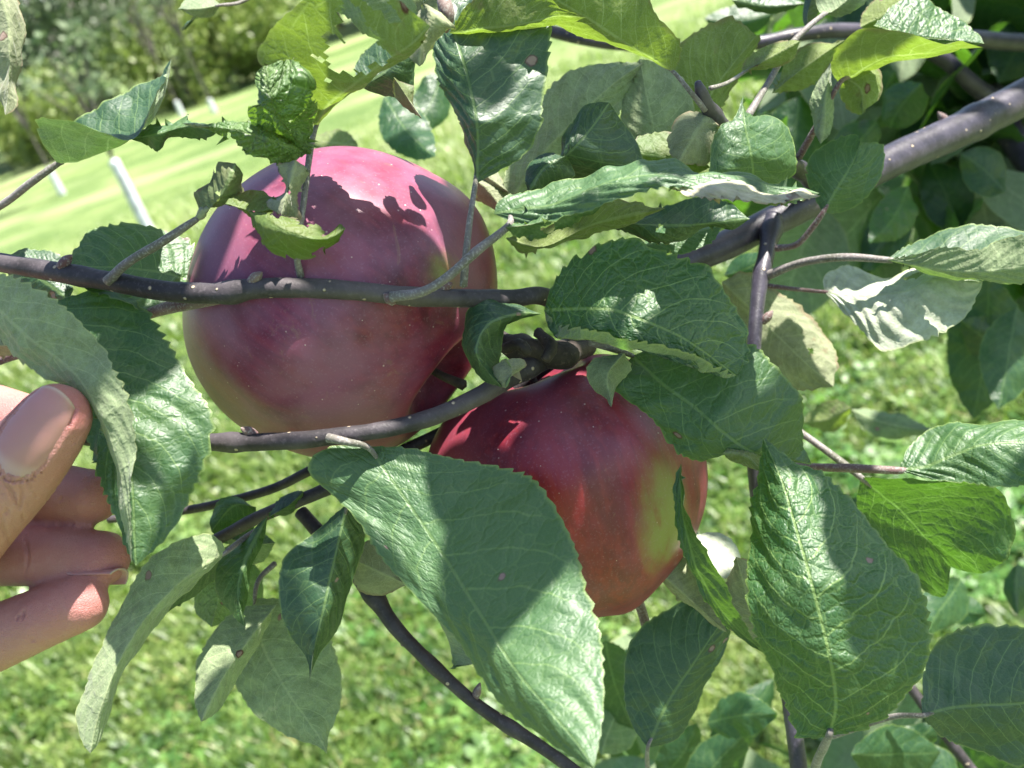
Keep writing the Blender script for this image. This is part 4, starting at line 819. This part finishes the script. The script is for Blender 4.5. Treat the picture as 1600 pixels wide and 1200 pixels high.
for pts, dp, w in (([(-2, 745), (18, 770), (38, 812)], .0007, .0006), ([(2, 770), (10, 800), (28, 838)], .0006, .0006), ([(4, 722), (34, 742), (58, 778)], .0005, .0005), ([(28, 730), (50, 745), (74, 778)], .0003, .0004), ([(2, 800), (6, 825), (16, 850)], .0005, .0006),
                   ([(8, 700), (24, 722), (40, 735)], .0003, .0004), ([(30, 745), (34, 772), (30, 800)], .0004, .0005), ([(24, 918), (36, 960), (52, 1002)], .0006, .0007), ([(18, 930), (28, 965), (40, 1005)], .0004, .0005), ([(38, 835), (44, 868), (42, 905)], .0005, .0006), ([(90, 760), (96, 780), (94, 805)], .0004, .0005),
                   ([(66, 905), (95, 920), (110, 950)], .0002, .0004), ([(100, 700), (118, 690), (132, 668)], .0002, .0003), ([(60, 800), (75, 780), (92, 748)], .0002, .0003)):
    crease(pts, dp*.75, w)
for v_ in range(3): pass
disp += .00008*np.array([mnoise.noise(Vector(c)*520) for c in co.tolist()])
co += no*disp[:, None].astype(np.float32); hme2.vertices.foreach_set('co', co.ravel())
at = hme2.attributes.new('red', 'FLOAT', 'POINT'); at.data.foreach_set('value', red)
hme2.polygons.foreach_set('use_smooth', np.ones(len(hme2.polygons), bool)); hme2.materials.clear(); hme2.materials.append(skin_mat())
pbase = P(-1100, 1150, .27)
PERSON = empty('person', pbase, 'bare left hand of a person pinching a leaf between thumb and fingers', 'person')
body = child('hand', hme2, None, PERSON)
# nails: curved plates laid on the finger tips
bvh = BVHTree.FromPolygons([Vector(c) for c in co.tolist()], POL)
NM = nail_mat()
def nail(ctr, ax, nrm, L, W, rad, lift=.0004, umax=.9, cast=True, fold=0):
    """ctr: point on the finger's axis under the nail; ax: towards the free edge; nrm: the way the nail faces"""
    ax = ax.normalized(); nrm = (nrm-ax*nrm.dot(ax)).normalized(); sd_ = ax.cross(nrm)
    n1_, n2_ = 40, 28; A = np.zeros((n1_, n2_, 3)); LFv = []; th = W/rad/2
    for i in range(n1_):
        for k in range(n2_):
            u = i/(n1_-1); v = 2*k/(n2_-1)-1
            vv_ = v*(1-.10*(1-u)**2)*(1 if u > .22 else .72+.28*math.sin(u/.22*math.pi/2))
            ln = L*(u-.5)+(.13*L*(1-v*v)*(2*u-1)**2)*(1 if u > .5 else -1)
            a = vv_*th; dr = (nrm*math.cos(a)+sd_*math.sin(a))
            p0 = ctr+ax*min(ln, L*.5*umax)
            h = bvh.ray_cast(p0+dr*rad*1.3, -dr, rad*.7)
            rr = (h[0]-p0).dot(dr) if (h[0] and cast) else rad
            A[i, k] = p0+dr*rr if ln <= L*.5*umax else p0+dr*rr+ax*(ln-L*.5*umax)
            LFv.append((u, v, 0))
    pts = A
    for _ in range(6): pts[1:-1] = (pts[:-2]+pts[2:]+2*pts[1:-1])/4
    for _ in range(4): pts[:, 1:-1] = (pts[:, :-2]+pts[:, 2:]+2*pts[:, 1:-1])/4
    nn = np.cross(np.gradient(pts, axis=0), np.gradient(pts, axis=1)); nn /= np.linalg.norm(nn, axis=2)[..., None]+1e-12
    if (np.array(nrm)*nn).sum() < 0: nn = -nn
    uu = np.linspace(0, 1, n1_)[:, None]; vv = np.linspace(-1, 1, n2_)[None]
    lf_ = lift*(1.1-np.abs(vv)**5*1.5)*np.clip(uu*7-.15, -.3, 1)
    top = pts+nn*lf_[..., None]; bot = top-nn*.00045
    idx = np.arange(n1_*n2_).reshape(n1_, n2_)
    f = np.stack([idx[:-1, :-1], idx[1:, :-1], idx[1:, 1:], idx[:-1, 1:]], -1).reshape(-1, 4)
    g = f[:, ::-1]+n1_*n2_
    ring = np.r_[idx[0, :], idx[1:, -1], idx[-1, -2::-1], idx[-2:0:-1, 0]]; r2_ = np.roll(ring, -1)
    sd = np.stack([ring, r2_, r2_+n1_*n2_, ring+n1_*n2_], 1)
    me = mesh('nail', np.concatenate([top.reshape(-1, 3), bot.reshape(-1, 3)]), np.concatenate([f, g, sd]))
    bmn = bmesh.new(); bmn.from_mesh(me); bmesh.ops.recalc_face_normals(bmn, faces=bmn.faces); bmn.to_mesh(me); bmn.free()
    at = me.attributes.new('lf', 'FLOAT_VECTOR', 'POINT'); at.data.foreach_set('vector', np.array(LFv*2, np.float32).ravel())
    child('fingernail', me, NM, PERSON)
    if fold:      # the fold of skin that frames the nail
        rg_ = np.concatenate([top[:n1_*3//4, 0], top[0, :], top[:n1_*3//4, -1]]); near = np.where(((co-np.array(ctr))**2).sum(1) < .02**2)[0]
        dd = np.sqrt(((co[near][:, None]-rg_[None])**2).sum(2)).min(1)
        tp_ = top[::2, ::2].reshape(-1, 3); dn = np.sqrt(((co[near][:, None]-tp_[None])**2).sum(2)).min(1)
        inner = (dn < .0011) & (dd > .0007)
        co[near] += no[near]*np.where(inner, -.0005, fold*np.exp(-((dd-.0006)/.0014)**2)*(dn > .0006))[:, None].astype(np.float32)
        hme2.vertices.foreach_set('co', co.ravel()); hme2.update()
nail(P(77, 676, .2285), cdir(.47, .88, .0), cdir(-.02, .12, 1), .0176, .0142, .0088, .00022, fold=.00030, umax=.97)
nail(P(143, 936, .2494), cdir(1, .05, .05), cdir(.1, .85, -.42), .0122, .0105, .0070, .0003, 1.0, False)

# ------------------------------------------------------------------ ground
def ground_mat():
    b = NB('lawn_soil'); co = b.n('TexCoord').outputs['Object']
    n1 = b.noise(co, 1.2, 5, .6); n2 = b.noise(co, 30, 5, .7); n3 = b.noise(b.vscale(co, (.25, 1, 1)), .9, 4, .6)
    c = b.mix(b.ramp(n2, .35, .65), (.06, .11, .03), (.16, .24, .07))
    c = b.mix(b.math('MULTIPLY', b.ramp(n1, .4, .65), .6), c, (.26, .32, .12))
    c = b.mix(b.math('MULTIPLY', b.ramp(n3, .45, .65), .5), c, (.40, .44, .22))
    return b.done(b.bsdf(c, .9, .2, b.bump(n2, 1, .03)))
me = mesh('lawn', [(-150, -60, 0), (150, -60, 0), (150, 260, 0), (-150, 260, 0)], [(0, 1, 2, 3)], False)
g = child('ground', me, ground_mat(), None, kind='structure')
# mown lawn: grass blades and clover leaflets
def lawn_mat(name, c1, c2, tr, tf):
    b = NB(name); at = b.n('Attribute', attribute_name='rnd').outputs['Vector']; sx = b.n('SeparateXYZ'); b.put(sx.inputs[0], at)
    co = b.n('TexCoord').outputs['Object']
    c = b.mix(sx.outputs[0], c1, c2); c = b.mix(b.math('MULTIPLY', b.math('GREATER_THAN', sx.outputs[1], .93), .8), c, (.38, .33, .16))
    c = b.mix(b.math('MULTIPLY', b.ramp(b.noise(co, 1.1, 4), .42, .62), .45), c, (.28, .34, .10))
    c = b.mix(b.math('MULTIPLY', b.ramp(b.noise(co, 16, 4, .6), .54, .42), .7), c, (.025, .07, .02))
    c = b.mix(b.math('MULTIPLY', b.ramp(b.noise(co, 23, 3, .6), .58, .68), .5), c, (.34, .38, .16))
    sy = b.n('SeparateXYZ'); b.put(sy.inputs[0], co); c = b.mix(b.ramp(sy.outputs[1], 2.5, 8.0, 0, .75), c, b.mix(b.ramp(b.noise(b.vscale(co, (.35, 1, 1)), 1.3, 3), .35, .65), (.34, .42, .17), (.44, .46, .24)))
    p = b.bsdf(c, .42, .5); t = b.n('BsdfTranslucent'); b.put(t.inputs[0], (*tr, 1)); mx = b.n('MixShader'); b.put(mx.inputs[0], tf); b.put(mx.inputs[1], p); b.put(mx.inputs[2], t.outputs[0])
    return b.done(mx.outputs[0])
def scatter(n, rmin, rmax, power):
    """points on the ground inside the seen wedge (plus a margin), denser nearby"""
    az = rng.uniform(R(-52), R(50), n); r = rmin*(rmax/rmin)**(rng.uniform(0, 1, n)**power)
    return np.sin(az)*r, np.cos(az)*r, r
def blades():
    V = []; Q = []; C = []
    n = 330000
    x, y, r = scatter(n, .85, 9.5, .9)
    pat = np.array([mnoise.noise(Vector((a*2.2, b_*2.2, 0))) for a, b_ in zip(x[::1], y[::1])]) if n < 400000 else 0
    k = r**.42*np.clip((10-r)/4, .15, 1)
    L = rng.uniform(.02, .07, n)*k*(1+.9*pat); w = rng.uniform(.0016, .0032, n)*k*1.25
    a = rng.uniform(0, 2*np.pi, n); lean = rng.uniform(.1, 1.0, n)
    dx, dy = np.cos(a), np.sin(a); sx_, sy_ = -dy*w, dx*w
    z0 = np.zeros(n)
    p0 = np.stack([x-sx_, y-sy_, z0], 1); p1 = np.stack([x+sx_, y+sy_, z0], 1)
    mx_, my, mz = x+dx*L*lean*.35, y+dy*L*lean*.35, L*.65
    p2 = np.stack([mx_+sx_*.8, my+sy_*.8, mz], 1); p3 = np.stack([mx_-sx_*.8, my-sy_*.8, mz], 1)
    tx, ty, tz = x+dx*L*lean, y+dy*L*lean, np.maximum(L, .01)*(1.05-.35*lean)
    p4 = np.stack([tx+sx_*.15, ty+sy_*.15, tz], 1); p5 = np.stack([tx-sx_*.15, ty-sy_*.15, tz], 1)
    v = np.stack([p0, p1, p2, p3, p4, p5], 1).reshape(-1, 3); i = np.arange(n)[:, None]*6
    f = np.concatenate([i+np.array([[0, 1, 2, 3]]), i+np.array([[3, 2, 4, 5]])])
    c = np.repeat(np.stack([rng.uniform(0, 1, n), rng.uniform(0, 1, n), rng.uniform(0, 1, n)], 1), 6, 0)
    me = mesh('grass', v, f); at = me.attributes.new('rnd', 'FLOAT_VECTOR', 'POINT'); at.data.foreach_set('vector', c.astype(np.float32).ravel())
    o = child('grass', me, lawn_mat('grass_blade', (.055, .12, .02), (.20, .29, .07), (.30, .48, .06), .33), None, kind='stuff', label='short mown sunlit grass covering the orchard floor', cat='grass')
def clover():
    n = 60000
    x, y, r = scatter(n, .85, 6, 1.0)
    pat = np.array([mnoise.noise(Vector((a*3+9, b_*3, 4))) for a, b_ in zip(x, y)]); keep = pat > -.12; x, y, r = x[keep], y[keep], r[keep]; n = len(x)
    z = rng.uniform(.015, .055, n); V = []; s = rng.uniform(.007, .018, n)*r**.3; a0 = rng.uniform(0, 2*np.pi, n)
    vs_ = []
    tx, ty = rng.normal(0, .35, n), rng.normal(0, .35, n)
    for j in range(3):
        a = a0+j*2.1; c, d = np.cos(a), np.sin(a)
        def pt(f, l):
            px_, py_ = c*f*s-d*l*s, d*f*s+c*l*s
            return np.stack([x+px_, y+py_, z+tx*px_+ty*py_+.12*f*s], 1)
        vs_.append(np.stack([pt(0, 0), pt(.7, -.5), pt(1.25, -.38), pt(1.25, .38), pt(.7, .5)], 1))
    v = np.stack(vs_, 1).reshape(-1, 3); i = np.arange(n*3)[:, None]*5
    f = i+np.array([[0, 1, 2, 3, 4]])
    me = mesh('clover', v, f, False); c = np.repeat(np.stack([rng.uniform(0, 1, n), rng.uniform(0, .9, n), rng.uniform(0, 1, n)], 1), 15, 0)
    at = me.attributes.new('rnd', 'FLOAT_VECTOR', 'POINT'); at.data.foreach_set('vector', c.astype(np.float32).ravel())
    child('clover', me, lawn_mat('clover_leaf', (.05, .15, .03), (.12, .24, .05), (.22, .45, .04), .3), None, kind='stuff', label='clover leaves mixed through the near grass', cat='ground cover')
blades(); clover()

# ------------------------------------------------------------------ background trees
def crown_mat(name, c1, c2, tr):
    b = NB(name); at = b.n('Attribute', attribute_name='rnd').outputs['Vector']; sx = b.n('SeparateXYZ'); b.put(sx.inputs[0], at)
    c = b.mix(sx.outputs[0], c1, c2)
    p = b.bsdf(c, .45, .5); t = b.n('BsdfTranslucent'); b.put(t.inputs[0], (*tr, 1)); mx = b.n('MixShader'); mx.inputs[0].default_value = .3; b.put(mx.inputs[1], p); b.put(mx.inputs[2], t.outputs[0])
    return b.done(mx.outputs[0])
CM = dict(dark=crown_mat('crown_dark', (.05, .10, .04), (.14, .20, .09), (.12, .22, .06)), grey=crown_mat('crown_grey', (.12, .17, .09), (.24, .30, .17), (.16, .25, .10)),
          yel=crown_mat('crown_yellow', (.12, .17, .04), (.22, .27, .07), (.25, .36, .07)))
TB = bark_mat('bark_far', (.08, .07, .06), (.16, .14, .12), 0, .8, .002)
def bg_tree(name, pos, h, rad, n, kind, leaf, label, cat, group, low=.08, clumps=14, guard=None):
    root = empty(name, pos, label, cat, group)
    def fix(o): o.location = (0, 0, 0); return o
    mk = lambda nm, me, mat: link(bpy.data.objects.new(nm, me), root)
    limbs = []
    jj = .0 if name == 'young_tree' else 1.
    tp = [Vector((0, 0, -.05)), Vector((random.uniform(-.02, .02)*h*jj, random.uniform(-.02, .02)*h*jj, h*.4)), Vector((random.uniform(-.04, .04)*h*jj, random.uniform(-.04, .04)*h*jj, h*.85))]
    if not jj: h_, h = h, h*.6
    me = tube_mesh(tp, ([h*.014+.008, h*.010+.005, h*.003+.002] if jj else [.012, .009, .004]), 10, .1, n=30); me.materials.append(TB); mk('trunk', me, TB)
    if not jj: h = h_
    cl = []
    for k in range(clumps):
        t = random.uniform(low, 1); a = random.uniform(0, 6.28); rr = rad*(1-.55*abs(t-.45)**1.2*1.6)*random.uniform(.3, .95)
        cl.append((Vector((math.cos(a)*rr, math.sin(a)*rr, h*t)), rad*random.uniform(.28, .50)))
    for k in range(min(8, clumps)):
        c = cl[k][0]; z = c.z*.6
        me = tube_mesh([Vector((0, 0, z)), Vector((c.x*.5, c.y*.5, z+(c.z-z)*.6)), c], [h*.006+.002, h*.004+.0015, .002], 7, .1, n=14); me.materials.append(TB); mk('limb', me, TB)
    ci = rng.integers(0, clumps, n); cc = np.array([c[0] for c in cl])[ci]; cr = np.array([c[1] for c in cl])[ci]
    d = rng.normal(0, 1, (n, 3)); d /= np.linalg.norm(d, axis=1)[:, None]; rr = rng.uniform(0, 1, n)**.45
    p = cc+d*(cr*rr)[:, None]; p[:, 2] = np.maximum(p[:, 2], .02)
    s = rng.uniform(.6, 1.3, n)*leaf; A = rng.normal(0, 1, (n, 3)); A /= np.linalg.norm(A, axis=1)[:, None]; B = np.cross(A, rng.normal(0, 1, (n, 3))); B /= np.linalg.norm(B, axis=1)[:, None]
    A *= s[:, None]; B *= (s*.5)[:, None]
    v = np.stack([p-A, p+B, p+A, p-B], 1).reshape(-1, 3); f = np.arange(n*4).reshape(-1, 4)
    me = mesh('crown', v, f, False); at = me.attributes.new('rnd', 'FLOAT_VECTOR', 'POINT')
    at.data.foreach_set('vector', np.repeat(rng.uniform(0, 1, (n, 3)), 4, 0).astype(np.float32).ravel()); me.materials.append(CM[kind]); mk('crown', me, None)
    return root
def gp(x, y, k=1.0):
    g_ = ground(x, y); return Vector((g_.x*k, g_.y*k, 0))
wood = 'trees of the wood edge beyond the orchard'
specs = [(-150, 318, 4.6, 1.7, 'dark', 1.25), (-20, 268, 5.2, 1.9, 'dark', 1.15), (90, 236, 4.4, 1.5, 'grey', 1.05), (185, 200, 5.6, 1.8, 'dark', 1.2), (270, 172, 4.6, 1.5, 'grey', 1.05), (345, 138, 6.0, 1.9, 'dark', 1.25), (440, 104, 5.0, 1.7, 'grey', 1.1), (540, 66, 6.2, 2.0, 'dark', 1.2), (640, 34, 5.6, 1.9, 'dark', 1.2), (-300, 360, 5, 1.9, 'dark', 1.2), (760, -5, 6, 2.1, 'dark', 1.2), (900, -60, 6, 2.1, 'dark', 1.1)]
LABS = ['dark tree of the wood edge cut by the left edge of the picture', 'dark tree of the wood edge nearest the left edge', 'greyish tree of the wood edge behind the folded blue green leaf', 'tall dark tree in the middle of the visible wood edge', 'grey green tree just left of the crinkled leaf', 'tallest dark tree above the crinkled leaf', 'grey green tree behind the yellow leaf with holes', 'dark tree hidden mostly by the top leaves', 'dark tree behind the dry bud', 'dark tree beyond the left edge', 'dark tree behind the glowing backlit leaf', 'dark tree at the right end of the wood edge']
for (x, y, h, rd, kd, k), lb in zip(specs, LABS):
    bg_tree('tree', gp(x, y, k), h, rd, 9000, kd, .06, lb, 'tree', wood, clumps=20)
SL = ['yellowish shrub at the foot of the wood edge, leftmost', 'yellow shrub left of the slanting white guard', 'bright yellow shrub right of the folded leaf tip', 'yellow shrub next to the crinkled leaf', 'low yellow shrub near the yellow leaf']
for (x, y, h, rd), lb in zip([(20, 262, 1.3, .9), (110, 236, 1.1, .8), (300, 158, 1.5, 1.0), (375, 130, 1.4, 1.0), (430, 112, 1.2, .9)], SL):
    bg_tree('shrub', gp(x, y, .97), h, rd, 2600, 'yel', .06, lb, 'shrub', 'yellow shrubs along the wood edge', clumps=10)
# young orchard trees with white trunk guards
def guard_mat():
    b = NB('white_guard'); co = b.n('TexCoord').outputs['Object']
    c = b.mix(b.ramp(b.noise(co, 12, 3), .4, .7), (.62, .65, .66), (.42, .45, .43)); return b.done(b.bsdf(c, .4, .5))
GM = guard_mat()
GL = ['young tree with the largest white trunk guard, left of the apples', 'young tree with a small white guard below the folded leaf', 'distant young tree with a white guard beside the leaf tip', 'distant young tree with a short white guard by the crinkled leaf']
for (x, y, gh, h), lb in zip([(245, 385, .62, 1.7), (98, 304, .30, 1.8), (286, 182, .22, 2.0), (336, 176, .18, 1.9)], GL):
    r_ = bg_tree('young_tree', gp(x, y), h, .34, 160, 'grey', .035, lb, 'young tree', 'young orchard trees with white trunk guards', low=.62, clumps=8)
    me = tube_mesh([(0, 0, -.02), (0, 0, gh*.5), (0, 0, gh)], [.040, .037, .034], 20, .03, n=30); me.materials.append(GM)
    link(bpy.data.objects.new('trunk_guard', me), r_)
